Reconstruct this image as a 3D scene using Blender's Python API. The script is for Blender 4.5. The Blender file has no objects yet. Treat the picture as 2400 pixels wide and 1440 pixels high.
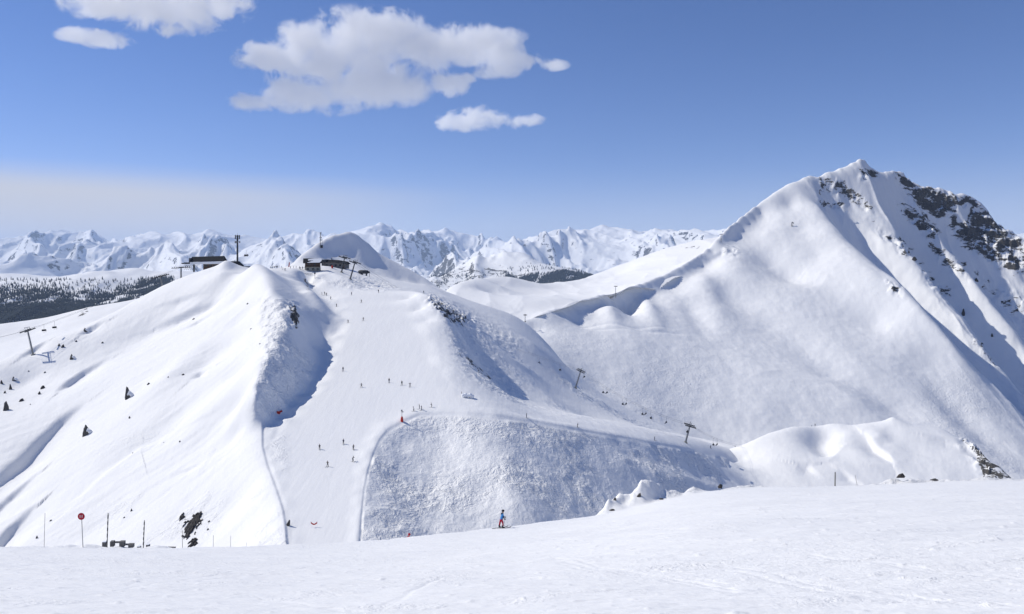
import bpy, math, random
import numpy as np
from mathutils import Vector, Matrix

R = math.radians
SC = bpy.context.scene
COL = SC.collection
# ------------------------------------------------------------------ camera
F, HX, HY = 1800.0, 1200.0, 630.0          # focal length and horizon in pixels of the 2400-wide photograph
cam = bpy.data.cameras.new("camera")
cam.sensor_width = 36.0
cam.lens = 36.0 * F / 2400.0
cam.shift_y = -(720.0 - HY) / 2400.0
cam.clip_start, cam.clip_end = 0.5, 120000.0
camo = bpy.data.objects.new("camera", cam)
camo.rotation_euler = (R(90), 0, 0)
COL.objects.link(camo)
SC.camera = camo
# ------------------------------------------------------------------ light
SUN_EL, SUN_AZ = 44.0, -73.0                # azimuth clockwise from +Y (into the picture); negative = left
SUN_DIR = Vector((math.sin(R(SUN_AZ)) * math.cos(R(SUN_EL)), math.cos(R(SUN_AZ)) * math.cos(R(SUN_EL)), math.sin(R(SUN_EL))))
sun = bpy.data.lights.new("sun", 'SUN')
sun.energy, sun.angle, sun.color = 3.45, R(0.5), (1.0, 0.955, 0.865)
suno = bpy.data.objects.new("sun", sun)
suno.rotation_euler = SUN_DIR.to_track_quat('Z', 'Y').to_euler()
COL.objects.link(suno)
SC.view_settings.view_transform = 'Standard'
SC.view_settings.look = 'None'
SC.view_settings.exposure = 0.17
SC.view_settings.gamma = 1.0
SC.render.engine = 'CYCLES'
SC.cycles.use_denoising = True
SC.cycles.max_bounces = 16
SC.cycles.diffuse_bounces = 3
SC.cycles.volume_bounces = 14
SC.cycles.transparent_max_bounces = 12


def nd(nt, t, **kw):
    n = nt.nodes.new(t)
    for k, v in kw.items():
        if k.startswith('i_'):
            n.inputs[int(k[2:])].default_value = v
        else:
            setattr(n, k, v)
    return n


def mth(nt, op, a, b=None, clamp=False):
    n = nt.nodes.new('ShaderNodeMath')
    n.operation, n.use_clamp = op, clamp
    for i, v in enumerate((a, b)):
        if v is None:
            continue
        if hasattr(v, 'is_output'):
            nt.links.new(v, n.inputs[i])
        else:
            n.inputs[i].default_value = v
    return n.outputs[0]


def mrange(nt, v, a, b, c=0.0, d=1.0, smooth=True):
    n = nt.nodes.new('ShaderNodeMapRange')
    n.interpolation_type = 'SMOOTHSTEP' if smooth else 'LINEAR'
    nt.links.new(v, n.inputs[0])
    for i, x in enumerate((a, b, c, d)):
        n.inputs[1 + i].default_value = x
    return n.outputs[0]


def mixc(nt, f, a, b, mode='MIX'):
    n = nt.nodes.new('ShaderNodeMix')
    n.data_type, n.blend_type = 'RGBA', mode
    for i, v in ((0, f), (6, a), (7, b)):
        if hasattr(v, 'is_output'):
            nt.links.new(v, n.inputs[i])
        else:
            n.inputs[i].default_value = v if i == 0 else (*v, 1.0)
    return n.outputs[2]


W = bpy.data.worlds.new("World")
SC.world = W
W.use_nodes = True
nt = W.node_tree
nt.nodes.clear()
sky = nd(nt, 'ShaderNodeTexSky', sky_type='NISHITA', sun_disc=False)
sky.sun_elevation, sky.sun_rotation = R(SUN_EL), R(SUN_AZ)
sky.altitude, sky.air_density, sky.dust_density, sky.ozone_density = 2600, 1.0, 0.3, 3.0
tc = nd(nt, 'ShaderNodeTexCoord')
sep = nd(nt, 'ShaderNodeSeparateXYZ')
nt.links.new(tc.outputs['Generated'], sep.inputs[0])
gam = nd(nt, 'ShaderNodeHueSaturation')
gam.inputs['Saturation'].default_value = 1.18
gam.inputs['Value'].default_value = 1.0
nt.links.new(sky.outputs[0], gam.inputs['Color'])
# a low bank of thin grey haze over the horizon, thicker towards the sun side
el, ax = sep.outputs[2], sep.outputs[0]
nz = nd(nt, 'ShaderNodeTexNoise')
nz.inputs['Scale'].default_value = 3.0
mp = nd(nt, 'ShaderNodeMapping')
mp.inputs['Scale'].default_value = (0.6, 0.6, 9.0)
nt.links.new(tc.outputs['Generated'], mp.inputs[0])
nt.links.new(mp.outputs[0], nz.inputs['Vector'])
eln = mth(nt, 'ADD', el, mth(nt, 'MULTIPLY', mth(nt, 'SUBTRACT', nz.outputs[0], 0.5), 0.02))
bank = mth(nt, 'MULTIPLY', mrange(nt, eln, 0.125, 0.085), mrange(nt, ax, 0.08, -0.5))
low = mth(nt, 'MULTIPLY', mrange(nt, el, 0.14, 0.0), 0.35)
bankf = mth(nt, 'MAXIMUM', mth(nt, 'MULTIPLY', bank, 0.9), low)
skyc = mixc(nt, bankf, mixc(nt, 1.0, gam.outputs[0], (1.06, 0.885, 1.03), 'MULTIPLY'), (6.5, 6.25, 6.0))
bg = nd(nt, 'ShaderNodeBackground')
bg.inputs[1].default_value = 0.098
nt.links.new(skyc, bg.inputs[0])
ow = nd(nt, 'ShaderNodeOutputWorld')
nt.links.new(bg.outputs[0], ow.inputs[0])


# ------------------------------------------------------------------ helpers: points, noise, surfaces
def P(px, py, Y):
    return np.array([(px - HX) / F * Y, Y, (HY - py) / F * Y])


def _hash(ix, iy, seed):
    h = (ix.astype(np.int64) * 374761393 + iy.astype(np.int64) * 668265263 + seed * 974634541) & 0xFFFFFFFF
    h = ((h ^ (h >> 13)) * 1274126177) & 0xFFFFFFFF
    h = h ^ (h >> 16)
    return h


def perlin(x, y, seed=0):
    x0, y0 = np.floor(x), np.floor(y)
    fx, fy = (x - x0).astype(np.float32), (y - y0).astype(np.float32)
    u, v = fx * fx * fx * (fx * (fx * 6 - 15) + 10), fy * fy * fy * (fy * (fy * 6 - 15) + 10)

    def g(ix, iy, dx, dy):
        a = _hash(ix, iy, seed).astype(np.float32) * np.float32(2 * math.pi / 4294967296.0)
        return np.cos(a) * dx + np.sin(a) * dy
    n00, n10 = g(x0, y0, fx, fy), g(x0 + 1, y0, fx - 1, fy)
    n01, n11 = g(x0, y0 + 1, fx, fy - 1), g(x0 + 1, y0 + 1, fx - 1, fy - 1)
    a = n00 + u * (n10 - n00)
    b = n01 + u * (n11 - n01)
    return (a + v * (b - a)) * 1.5


def fbm(x, y, oct=4, seed=0, gain=0.5, lac=2.03):
    s, a = 0.0, 1.0
    for i in range(oct):
        s = s + a * perlin(x, y, seed + i * 17)
        x, y, a = x * lac + 13.7, y * lac - 7.3, a * gain
    return s


def ridged(x, y, oct=5, seed=0, gain=0.5, lac=2.05):
    s, a, w = 0.0, 1.0, 1.0
    for i in range(oct):
        n = 1.0 - np.abs(perlin(x, y, seed + i * 31)) * 1.6
        n = np.clip(n, 0, 1) ** 2 * w
        w = np.clip(n * 1.6, 0, 1)
        s = s + a * n
        x, y, a = x * lac + 5.1, y * lac + 9.2, a * gain
    return s


def sstep(a, b, x):
    t = np.clip((x - a) / (b - a), 0, 1)
    return t * t * (3 - 2 * t)


def inpoly(px, py, poly):
    r = np.zeros(px.shape, bool)
    n = len(poly)
    for i in range(n):
        x1, y1 = poly[i]
        x2, y2 = poly[(i + 1) % n]
        if y1 == y2:
            continue
        c = ((y1 > py) != (y2 > py)) & (px < (x2 - x1) * (py - y1) / (y2 - y1) + x1)
        r ^= c
    return r


def polydist(px, py, poly, closed=True, signed=True):
    """distance to a polyline; negative inside when closed"""
    d = np.full(px.shape, 1e9)
    n = len(poly)
    for i in range(n if closed else n - 1):
        x1, y1 = poly[i]
        x2, y2 = poly[(i + 1) % n]
        vx, vy = x2 - x1, y2 - y1
        t = np.clip(((px - x1) * vx + (py - y1) * vy) / max(vx * vx + vy * vy, 1e-9), 0, 1)
        d = np.minimum(d, np.hypot(px - x1 - t * vx, py - y1 - t * vy))
    if closed and signed:
        d = np.where(inpoly(px, py, poly), -d, d)
    return d


def dens(pts, step):
    """world polyline from (px,py,Y) points, resampled about every `step` metres"""
    W3 = [P(*p) for p in pts]
    out = [W3[0]]
    for a, b in zip(W3[:-1], W3[1:]):
        n = max(1, int(np.linalg.norm((b - a)[:2]) / step))
        for i in range(1, n + 1):
            out.append(a + (b - a) * i / n)
    return out


class Sheet:
    """A land surface z(x, y) through surveyed points, with carved features and fine relief."""

    def __init__(self, pts, c):
        p = np.array(pts, float)
        key = np.round(p[:, :2] / (c * 0.25)).astype(int)
        _, idx = np.unique(key, axis=0, return_index=True)
        p = p[np.sort(idx)]
        self.p, self.c = p, c
        self.sc = np.abs(p[:, :2]).max()
        n = len(p)
        d = np.hypot(p[:, None, 0] - p[None, :, 0], p[:, None, 1] - p[None, :, 1])
        A = np.zeros((n + 3, n + 3))
        A[:n, :n] = -np.sqrt(d * d + c * c) / self.sc
        A[:n, n] = A[n, :n] = 1
        A[:n, n + 1] = A[n + 1, :n] = p[:, 0] / self.sc
        A[:n, n + 2] = A[n + 2, :n] = p[:, 1] / self.sc
        b = np.zeros(n + 3)
        b[:n] = p[:, 2]
        self.w = np.linalg.solve(A, b)
        self.extra = []

    def base(self, x, y):
        sh = np.shape(x)
        x, y = np.ravel(x).astype(float), np.ravel(y).astype(float)
        z = np.empty(x.shape)
        n = len(self.p)
        pw = (-self.w[:n] / self.sc).astype(np.float32)
        x0, y0 = x.mean(), y.mean()
        qx, qy = (self.p[:, 0] - x0).astype(np.float32), (self.p[:, 1] - y0).astype(np.float32)
        c2 = np.float32(self.c ** 2)
        for s in range(0, len(x), 40000):
            a, b = (x[s:s + 40000] - x0).astype(np.float32), (y[s:s + 40000] - y0).astype(np.float32)
            r = np.square(a[:, None] - qx) + np.square(b[:, None] - qy)
            r += c2
            np.sqrt(r, out=r)
            z[s:s + 40000] = r @ pw
        z += self.w[n] + self.w[n + 1] * x / self.sc + self.w[n + 2] * y / self.sc
        return z.reshape(sh)

    def z(self, x, y):
        x, y = np.asarray(x, float), np.asarray(y, float)
        z = self.base(x, y)
        for f in self.extra:
            z = z + f(x, y, z)
        return z

    def hit(self, px, py, y0, y1, n=1500):
        """first point of the surface along the line of sight of pixel (px, py)"""
        Y = np.exp(np.linspace(math.log(y0), math.log(y1), n))
        g = self.z((px - HX) / F * Y, Y) - (HY - py) / F * Y
        k = np.where((g[:-1] < 0) & (g[1:] >= 0))[0]
        if len(k) == 0:
            i = int(np.argmax(g))
            Yh = Y[i]
        else:
            i = k[0]
            t = g[i] / (g[i] - g[i + 1])
            Yh = Y[i] + t * (Y[i + 1] - Y[i])
        x = (px - HX) / F * Yh
        return Vector((x, Yh, float(self.z(np.array([x]), np.array([Yh]))[0])))

    def at(self, x, y):
        return float(self.z(np.array([x]), np.array([y]))[0])


def line_feature(path, width, amp, prof='gauss', side=0):
    """raise or carve the land along a world polyline [(x,y)..]; amp may be one value or one per vertex"""
    path = [(p[0], p[1]) for p in path]
    amps = amp if hasattr(amp, '__len__') else [amp] * len(path)
    xs, ys = [p[0] for p in path], [p[1] for p in path]
    m = width * 4

    def f(x, y, z):
        out = np.zeros(x.shape)
        k = (x > min(xs) - m) & (x < max(xs) + m) & (y > min(ys) - m) & (y < max(ys) + m)
        if not k.any():
            return out
        X, Y = x[k], y[k]
        best = np.full(X.shape, 1e9)
        av, sg = np.zeros(X.shape), np.zeros(X.shape)
        for i in range(len(path) - 1):
            (x1, y1), (x2, y2) = path[i], path[i + 1]
            vx, vy = x2 - x1, y2 - y1
            L2 = max(vx * vx + vy * vy, 1e-9)
            t = np.clip(((X - x1) * vx + (Y - y1) * vy) / L2, 0, 1)
            d = np.hypot(X - x1 - t * vx, Y - y1 - t * vy)
            b = d < best
            best = np.where(b, d, best)
            av = np.where(b, amps[i] + t * (amps[i + 1] - amps[i]), av)
            sg = np.where(b, np.sign(vx * (Y - y1) - vy * (X - x1)), sg)
        if prof == 'gauss':
            v = np.exp(-(best / width) ** 2)
        elif prof == 'bank':      # steps up on the left of the path and fades out
            s = best * sg
            v = sstep(-0.25 * width, 0.1 * width, s) * (1 - sstep(0.4 * width, 4 * width, s))
        elif prof == 'asym':      # sharp on the left of the path, soft on its right
            s = best * sg
            v = np.where(s > 0, np.exp(-(s / (0.35 * width)) ** 2), np.exp(-(s / (1.6 * width)) ** 2))
        out[k] = av * v
        return out
    return f


def grid_mesh(name, sheet, px0, px1, dpx, y0, y1, ratio, mat, attrs=None, keep=None, linear_rows=None):
    """the sheet as one quad mesh whose cells grow with distance"""
    u = np.arange(px0, px1 + dpx, dpx)
    if linear_rows is not None:
        rows = np.array(linear_rows)
    else:
        rows = np.exp(np.arange(math.log(y0), math.log(y1) + ratio, ratio))
    U, Y = np.meshgrid((u - HX) / F, rows)
    X = U * Y
    Z = sheet.z(X, Y)
    return mesh_from_grid(name, X, Y, Z, mat, attrs, keep)


LOW = [0.0]


def mesh_from_grid(name, X, Y, Z, mat, attrs=None, keep=None):
    LOW[0] = min(LOW[0], float(Z.min()))
    nr, nc = X.shape
    co = np.stack([X, Y, Z], -1).reshape(-1, 3).astype(np.float32)
    i = np.arange(nr * nc).reshape(nr, nc)
    q = np.stack([i[:-1, :-1], i[:-1, 1:], i[1:, 1:], i[1:, :-1]], -1).reshape(-1, 4)
    if keep is not None:
        kk = keep(X, Y, Z)
        kq = (kk[:-1, :-1] | kk[:-1, 1:] | kk[1:, 1:] | kk[1:, :-1]).reshape(-1)
        q = q[kq]
    me = bpy.data.meshes.new(name)
    me.vertices.add(len(co))
    me.vertices.foreach_set('co', co.ravel())
    me.loops.add(len(q) * 4)
    me.loops.foreach_set('vertex_index', q.ravel().astype(np.int32))
    me.polygons.add(len(q))
    me.polygons.foreach_set('loop_start', (np.arange(len(q)) * 4).astype(np.int32))
    me.polygons.foreach_set('use_smooth', np.ones(len(q), bool))
    if attrs is not None:
        for k, v in attrs(X, Y, Z).items():
            a = me.attributes.new(k, 'FLOAT', 'POINT')
            a.data.foreach_set('value', np.ascontiguousarray(v, dtype=np.float32).ravel())
    me.materials.append(mat)
    me.update(calc_edges=True)
    o = bpy.data.objects.new(name, me)
    COL.objects.link(o)
    o['kind'] = 'structure'
    return o


def proj(X, Y, Z):
    return HX + X / Y * F, HY - Z / Y * F


# ------------------------------------------------------------------ materials
def new_mat(name):
    m = bpy.data.materials.new(name)
    m.use_nodes = True
    m.node_tree.nodes.clear()
    return m, m.node_tree


def plain(name, col, rough=0.6, metal=0.0, var=0.25, scale=6.0):
    m, t = new_mat(name)
    b = nd(t, 'ShaderNodeBsdfPrincipled')
    b.inputs['Roughness'].default_value = rough
    b.inputs['Metallic'].default_value = metal
    b.inputs['Specular IOR Level'].default_value = 0.15 if rough > .3 else 0.5
    g = nd(t, 'ShaderNodeTexCoord')
    n = nd(t, 'ShaderNodeTexNoise')
    n.inputs['Scale'].default_value = scale
    n.inputs['Detail'].default_value = 4
    t.links.new(g.outputs['Object'], n.inputs['Vector'])
    c = mixc(t, n.outputs[0], tuple(x * (1 - var) for x in col), tuple(min(1, x * (1 + var)) for x in col))
    t.links.new(c, b.inputs['Base Color'])
    o = nd(t, 'ShaderNodeOutputMaterial')
    t.links.new(b.outputs[0], o.inputs[0])
    return m


def snow_mat(name, scale, fine=0.05, rough=0.5, rock=False, rockscale=0.2, col=(0.88, 0.88, 0.87), forest=None, streak=None, rough_scale=None):
    """snow with wind-worked relief; `scale` is the size in metres of the smallest lumps.
    point attribute 'rough' = broken or tracked-out snow, 'rock' = bare rock showing through."""
    m, t = new_mat(name)
    g = nd(t, 'ShaderNodeNewGeometry')
    b = nd(t, 'ShaderNodeBsdfPrincipled')
    b.inputs['Roughness'].default_value = 0.65
    b.inputs['Specular IOR Level'].default_value = 0.15
    ar = nd(t, 'ShaderNodeAttribute', attribute_name='rough')

    def noise(sz, det=4, dist=0.0, vec=None, rg=0.55):
        n = nd(t, 'ShaderNodeTexNoise')
        n.inputs['Scale'].default_value = 1.0 / sz
        n.inputs['Detail'].default_value = det
        n.inputs['Roughness'].default_value = rg
        n.inputs['Distortion'].default_value = dist
        t.links.new(vec if vec is not None else g.outputs['Position'], n.inputs['Vector'])
        return n.outputs[0]
    h = mth(t, 'MULTIPLY', noise(scale * 3), fine * scale * 3)
    if streak:
        mpn = nd(t, 'ShaderNodeMapping')
        mpn.inputs['Rotation'].default_value = (0, 0, streak[0])
        mpn.inputs['Scale'].default_value = (1.0, streak[1], 1.0)
        t.links.new(g.outputs['Position'], mpn.inputs[0])
        h = mth(t, 'ADD', h, mth(t, 'MULTIPLY', noise(streak[2], 5, 0.3, mpn.outputs[0]), streak[3]))
    rs = rough_scale or scale
    r1 = mth(t, 'ABSOLUTE', mth(t, 'SUBTRACT', noise(rs * 1.6, 3, 1.2), 0.5))
    rl = mth(t, 'MULTIPLY', mth(t, 'ADD', mth(t, 'MULTIPLY', r1, 1.6), noise(rs * 0.9, 3, 0.6)), rough * rs)
    h = mth(t, 'ADD', h, mth(t, 'MULTIPLY', rl, ar.outputs['Fac']))
    c = mixc(t, noise(scale * 40, 3), tuple(x * 0.97 for x in col), col)
    rgh = None
    if rock:
        ak = nd(t, 'ShaderNodeAttribute', attribute_name='rock')
        mpn = nd(t, 'ShaderNodeMapping')
        mpn.inputs['Rotation'].default_value = (0, R(25), 0)
        mpn.inputs['Scale'].default_value = (0.7, 0.8, 1.5)
        t.links.new(g.outputs['Position'], mpn.inputs[0])
        v = noise(1 / rockscale, 8, 0.4, mpn.outputs[0], 0.74)
        sepn = nd(t, 'ShaderNodeSeparateXYZ')
        t.links.new(g.outputs['Normal'], sepn.inputs[0])
        f = mth(t, 'ADD', mth(t, 'MULTIPLY', ak.outputs['Fac'], 0.5), mth(t, 'MULTIPLY', mth(t, 'SUBTRACT', v, 0.5), 2.1))
        f = mth(t, 'SUBTRACT', f, mth(t, 'MULTIPLY', mth(t, 'SUBTRACT', sepn.outputs[2], 0.66), 0.55))
        f = mth(t, 'MULTIPLY', mrange(t, f, 0.33, 0.40), mrange(t, ak.outputs['Fac'], 0.02, 0.1))
        rc = mixc(t, noise(4 / rockscale * 0.25, 6), (0.05, 0.049, 0.047), (0.20, 0.185, 0.16))
        c = mixc(t, f, c, rc)
        h = mth(t, 'ADD', h, mth(t, 'MULTIPLY', mth(t, 'MULTIPLY', v, f), 0.5 / rockscale))
    bp = nd(t, 'ShaderNodeBump')
    bp.inputs['Strength'].default_value = 1.0
    bp.inputs['Distance'].default_value = 1.0
    t.links.new(h, bp.inputs['Height'])
    t.links.new(bp.outputs[0], b.inputs['Normal'])
    t.links.new(c, b.inputs['Base Color'])
    o = nd(t, 'ShaderNodeOutputMaterial')
    t.links.new(b.outputs[0], o.inputs[0])
    return m


# ================================================================== THE LAND
# ---------------------------------------------------------------- foreground snow slope
crest = [(-1800, 1285, 42), (-600, 1285, 46), (-150, 1285, 48), (0, 1284, 50), (250, 1283, 52), (440, 1283, 54), (640, 1279, 58), (860, 1270, 64), (960, 1260, 68),
         (1175, 1238, 80), (1300, 1222, 86), (1400, 1210, 92), (1500, 1186, 97), (1600, 1163, 102), (1690, 1150, 106), (1800, 1143, 110),
         (1960, 1141, 112), (2100, 1136, 112), (2250, 1129, 112), (2400, 1128, 112), (2600, 1127, 112), (3200, 1127, 106), (4600, 1127, 90)]
ptsA = [(0, 0, -1.7), (-20, 0, -1.9), (20, 0, -1.4), (-20, -25, 6), (20, -25, 6), (0, -25, 6), (-60, 0, -3), (70, 0, -1)]
for q in dens(crest, 5.0):
    ptsA.append(q)
    for f in (0.28, 0.5, 0.75, 0.9):
        ptsA.append((q[0] * f, q[1] * f, -1.7 + (q[2] + 1.7) * f - 0.5 * math.sin(math.pi * f) * 0.3))
    v = -q[2] / q[1]
    ptsA.append((q[0] * 1.06, q[1] * 1.06, q[2] - q[1] * 0.06 * (v + 0.08)))
    for e, s in ((0.25, 0.30), (0.6, 0.40)):
        ptsA.append((q[0] * (1 + e), q[1] * (1 + e), q[2] - q[1] * e * (v + s)))
SA = Sheet(ptsA, 2.5)


def bumpA(px, py_top, hpx, wm, wy=None):
    """a heap of snow on the crest: centre pixel column, height in pixels, radius in metres"""
    Yc = np.interp(px, [c[0] for c in crest], [c[2] for c in crest]) + py_top
    x0, h = (px - HX) / F * Yc, hpx * Yc / F
    wy = wy or wm

    def f(x, y, z):
        n = 1 + 0.22 * perlin(x * 0.45, y * 0.45, 5) + 0.10 * perlin(x * 1.3, y * 1.3, 6)
        r = np.hypot((x - x0) / wm, (y - Yc) / wy) * n
        return h * (1 - sstep(0.45, 1.2, r)) * (0.82 + 0.25 * perlin(x * 1.1, y * 1.1, 15))
    return f


def heapA(x, y, z):
    px = HX + x / np.maximum(y, 1) * F
    k = (px > 1380) & (px < 1680) & (y > 70) & (y < 125)
    out = np.zeros(x.shape)
    X, Y, q = x[k], y[k], px[k]
    q = q + 7 * perlin(X * .5, Y * .5, 205)
    Yc = np.interp(q, [c[0] for c in crest], [c[2] for c in crest])
    h = np.interp(q, [1395, 1412, 1425, 1448, 1462, 1490, 1503, 1522, 1540, 1556, 1580, 1600, 1614, 1628, 1645, 1665], [0, 14, 36, 38, 40, 46, 62, 60, 42, 24, 16, 6, 14, 20, 8, 0]) * Yc / F
    v = np.exp(-((Y - Yc - 1.2 + .8 * perlin(X * .4, Y * .2, 206)) / 2.6) ** 2)
    out[k] = h * v * (0.92 + 0.22 * perlin(X * .7, Y * .7, 207)) + sstep(.05, .6, h) * v * .16 * fbm(X * 1.3, Y * 1.3, 3, 208)
    return out


SA.extra.append(heapA)
for b in [(1712, 2, 5, 2.2), (1745, 2, 7, 1.6), (1775, 2, 4, 2),
          (2060, 2, 4, 2), (2085, 2, 7, 1.6), (2115, 2, 9, 2.6), (2150, 2, 5, 2), (2195, 2, 6, 2.5), (2230, 2, 4, 2), (2300, 2, 5, 2.4),
          (2330, 2, 6, 3.5), (2390, 2, 3, 3), (90, 0, 3, .7), (145, 0, 5, .8), (215, 0, 6, .7), (175, 0, 4, .6), (365, 0, 3, 1.0)]:
    SA.extra.append(bumpA(*b))


def fineA(x, y, z):
    d = np.hypot(x, y)
    a = 0.10 * fbm(x * 0.10, y * 0.30, 3, 3) + 0.018 * fbm(x * 0.9 + y * 0.3, y * 2.4, 3, 9)
    # churned lumps along the right-hand crest
    Yc = np.interp(HX + x / np.maximum(y, 1) * F, [c[0] for c in crest], [c[2] for c in crest])
    k = np.exp(-((y - Yc - 1) / 3.0) ** 2) * sstep(25, 38, x) + 0.5 * np.exp(-((y - Yc) / 1.5) ** 2) * sstep(-20, -24, x)
    a = a + 0.08 * np.maximum(fbm(x * 1.9, y * 2.4, 3, 77) - 0.62, 0) + 0.05 * np.maximum(fbm(x * .35, y * 1.1, 3, 78) - .3, 0)
    return a + k * 0.22 * np.maximum(fbm(x * 0.8, y * 0.8, 4, 21), -0.2)


SA.extra.append(fineA)
_r = random.Random(3)
for pix in [[(880, 1428), (940, 1400), (1030, 1352)], [(1300, 1308), (1480, 1340), (1720, 1375)], [(1310, 1314), (1490, 1346), (1720, 1382)], [(1700, 1330), (2000, 1385), (2380, 1420)], [(300, 1372), (480, 1352), (720, 1330)],
            [(1900, 1300), (2150, 1330), (2400, 1352)], [(1560, 1420), (1800, 1380), (2100, 1340)], [(900, 1330), (1200, 1318), (1500, 1290)], [(20, 1330), (180, 1322), (380, 1318)], [(600, 1400), (760, 1420), (900, 1440)],
            [(2050, 1200), (2200, 1190), (2380, 1182)], [(1700, 1220), (1900, 1212), (2060, 1190)], [(1250, 1262), (1400, 1254), (1600, 1240)]]:
    for dy in (0, 5 + 4 * _r.random()):
        pth = [SA.hit(a, b + dy, 8, 112) for a, b in pix]
        SA.extra.append(line_feature(pth, 0.06 + 0.0012 * pth[0].y, -0.010 - 0.0003 * pth[0].y))
M_SNOW_A = snow_mat("fresh_snow", 0.12, fine=0.05, rough=0.7, streak=(R(12), 5.0, 1.3, 0.085), rough_scale=0.2)


def attrA(X, Y, Z):
    r = 0.05 + 0.12 * sstep(0.0, 0.6, fbm(X * 0.05, Y * 0.12, 3, 40)) + 0.22 * sstep(0.25, 0.7, fbm(X * 0.3, Y * 0.6, 3, 41))
    Yc = np.interp(HX + X / np.maximum(Y, 1) * F, [c[0] for c in crest], [c[2] for c in crest])
    return {'rough': r + np.exp(-((Y - Yc - 1) / 4) ** 2) * sstep(15, 25, X) * 0.8}


rowsA = np.concatenate([np.linspace(-24, 8, 24, endpoint=False), np.exp(np.linspace(math.log(8), math.log(230), 900))])
uA = np.linspace(-1.15, 1.15, 1500)
Ug, Yg = np.meshgrid(uA, rowsA)
Xg = Ug * (np.maximum(Yg, 0) * 0.85 + 22 * np.exp(-np.maximum(Yg, 0) / 40))
mesh_from_grid("snow_slope", Xg, Yg, SA.z(Xg, Yg), M_SNOW_A, attrA)

# ---------------------------------------------------------------- ski hill: left hill, piste, dome and its flank
def Ypl(py):
    return 106.4 / (0.22 + (py - HY) / F)


def PL(px, py):
    return (px, py, Ypl(py))


ptsC = []


def addC(pts, step=4.0):
    for q in dens(pts, step):
        ptsC.append(q)


for py, a, b in [(683, 800, 930), (700, 800, 960), (725, 800, 985), (752, 795, 1000), (790, 790, 1020), (830, 780, 1025), (866, 775, 1030), (900, 750, 1035), (930, 715, 1010), (955, 690, 960),
                 (985, 660, 920), (1015, 640, 880), (1047, 635, 862), (1087, 645, 850), (1125, 655, 842), (1160, 665, 838), (1200, 675, 834), (1240, 685, 832), (1290, 690, 832), (1340, 690, 832)]:
    for px in np.linspace(a, b, 4):
        ptsC.append(P(*PL(px, py)))
# right edge of the piste and the track that leaves it
lip = [PL(840, 1330), PL(842, 1262), PL(846, 1200), PL(851, 1150), PL(862, 1100), PL(875, 1060), PL(888, 1032), PL(905, 1010), PL(942, 987), PL(985, 968)]
track = [(985, 968, Ypl(968)), (1040, 967, 262), (1100, 970, 261.5), (1160, 975, 263), (1233, 984, 269), (1353, 1006, 285), (1450, 1023, 302), (1534, 1037, 324), (1620, 1055, 358), (1700, 1067, 408), (1780, 1082, 446), (1900, 1105, 470)]
addC(lip, 3)
addC(track, 4)
addC([(p[0] - 4, p[1] - 10, p[2] + 7) for p in track[4:]], 6)
for a, (dx, dy), s, ds in [(lip[2], (.85, -.53), .42, (6, 14)), (lip[3], (.8, -.6), .46, (6, 14, 26)), (lip[4], (.72, -.7), .46, (6, 14, 28)),
                           (lip[5], (.6, -.8), .48, (6, 14, 26)), (lip[7], (.6, -.8), .50, (6, 14, 26)), (lip[8], (.45, -.9), .50, (6, 14, 26)), (lip[9], (.25, -.97), .48, (6, 14, 28)),
                           (track[2], (.05, -1), .46, (6, 14, 28, 50)), (track[4], (.05, -1), .43, (6, 14, 28, 50, 80)), (track[5], (.0, -1), .40, (6, 14, 28, 50, 80)), (track[6], (.0, -1), .37, (6, 14, 28, 50, 80)), (track[7], (.0, -1), .35, (6, 14, 28, 50, 80)),
                           (track[8], (.0, -1), .32, (6, 14, 28, 50, 80)), (track[9], (.1, -.99), .36, (6, 14, 28, 50, 80)), (track[10], (.1, -.99), .36, (14, 28, 50))]:
    o = P(*a)
    for d in (2.2,) + ds:
        ptsC.append((o[0] + dx * d, o[1] + dy * d, o[2] - s * d * (1 - 0.0012 * d)))
# spur right of the piste, its rocky right face, the gullies and ribs towards the lift line
spur = [(930, 684, 432), (965, 682, 425), (1000, 692, 402), (1025, 715, 388), (1042, 742, 375), (1055, 775, 357), (1060, 805, 342), (1062, 850, 311), (1066, 890, 293)]
for p_ in [(1040, 905), (1075, 915), (1060, 935), (1095, 942), (1030, 946), (1000, 955), (1070, 955)]:
    ptsC.append(P(*PL(*p_)) - np.array([0, 0, .3 * max(0, (p_[0] - 1060) / 30)]))
addC(spur, 3)
addC([(1062, 757, 412), (1100, 815, 395), (1140, 878, 376), (1180, 920, 338), (1230, 952, 305)], 5)
addC([(1025, 700, 470), (1090, 742, 452), (1150, 797, 438), (1205, 852, 426), (1260, 910, 408), (1330, 965, 392)], 5)
addC([(1060, 704, 492), (1150, 788, 455), (1230, 862, 440), (1300, 926, 426), (1380, 985, 410)], 6)
addC([(1000, 668, 538), (1050, 693, 530), (1100, 716, 520), (1150, 741, 506), (1200, 770, 492), (1250, 806, 482), (1300, 855, 478), (1345, 904, 482), (1420, 955, 468), (1500, 1002, 462), (1605, 1040, 470)], 6)
edge = [(1000, 655, 562), (1050, 690, 562), (1100, 711, 566), (1150, 727, 575), (1200, 739, 582), (1240, 766, 578), (1280, 806, 570), (1320, 855, 560), (1350, 893, 545), (1420, 935, 518), (1500, 975, 505), (1600, 1020, 497), (1660, 1032, 494), (1720, 1046, 492), (1780, 1060, 490)]
addC(edge, 6)
dome = [(640, 634, 500), (680, 622, 505), (700, 606, 520), (720, 589, 531), (740, 573, 541), (760, 561, 547), (780, 552, 552), (800, 549, 557), (818, 546, 560), (836, 551, 563), (850, 562, 565), (865, 572, 568), (880, 588, 570), (905, 603, 570), (930, 616, 570), (960, 632, 568), (1000, 655, 562)]
addC(dome, 4)
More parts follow.
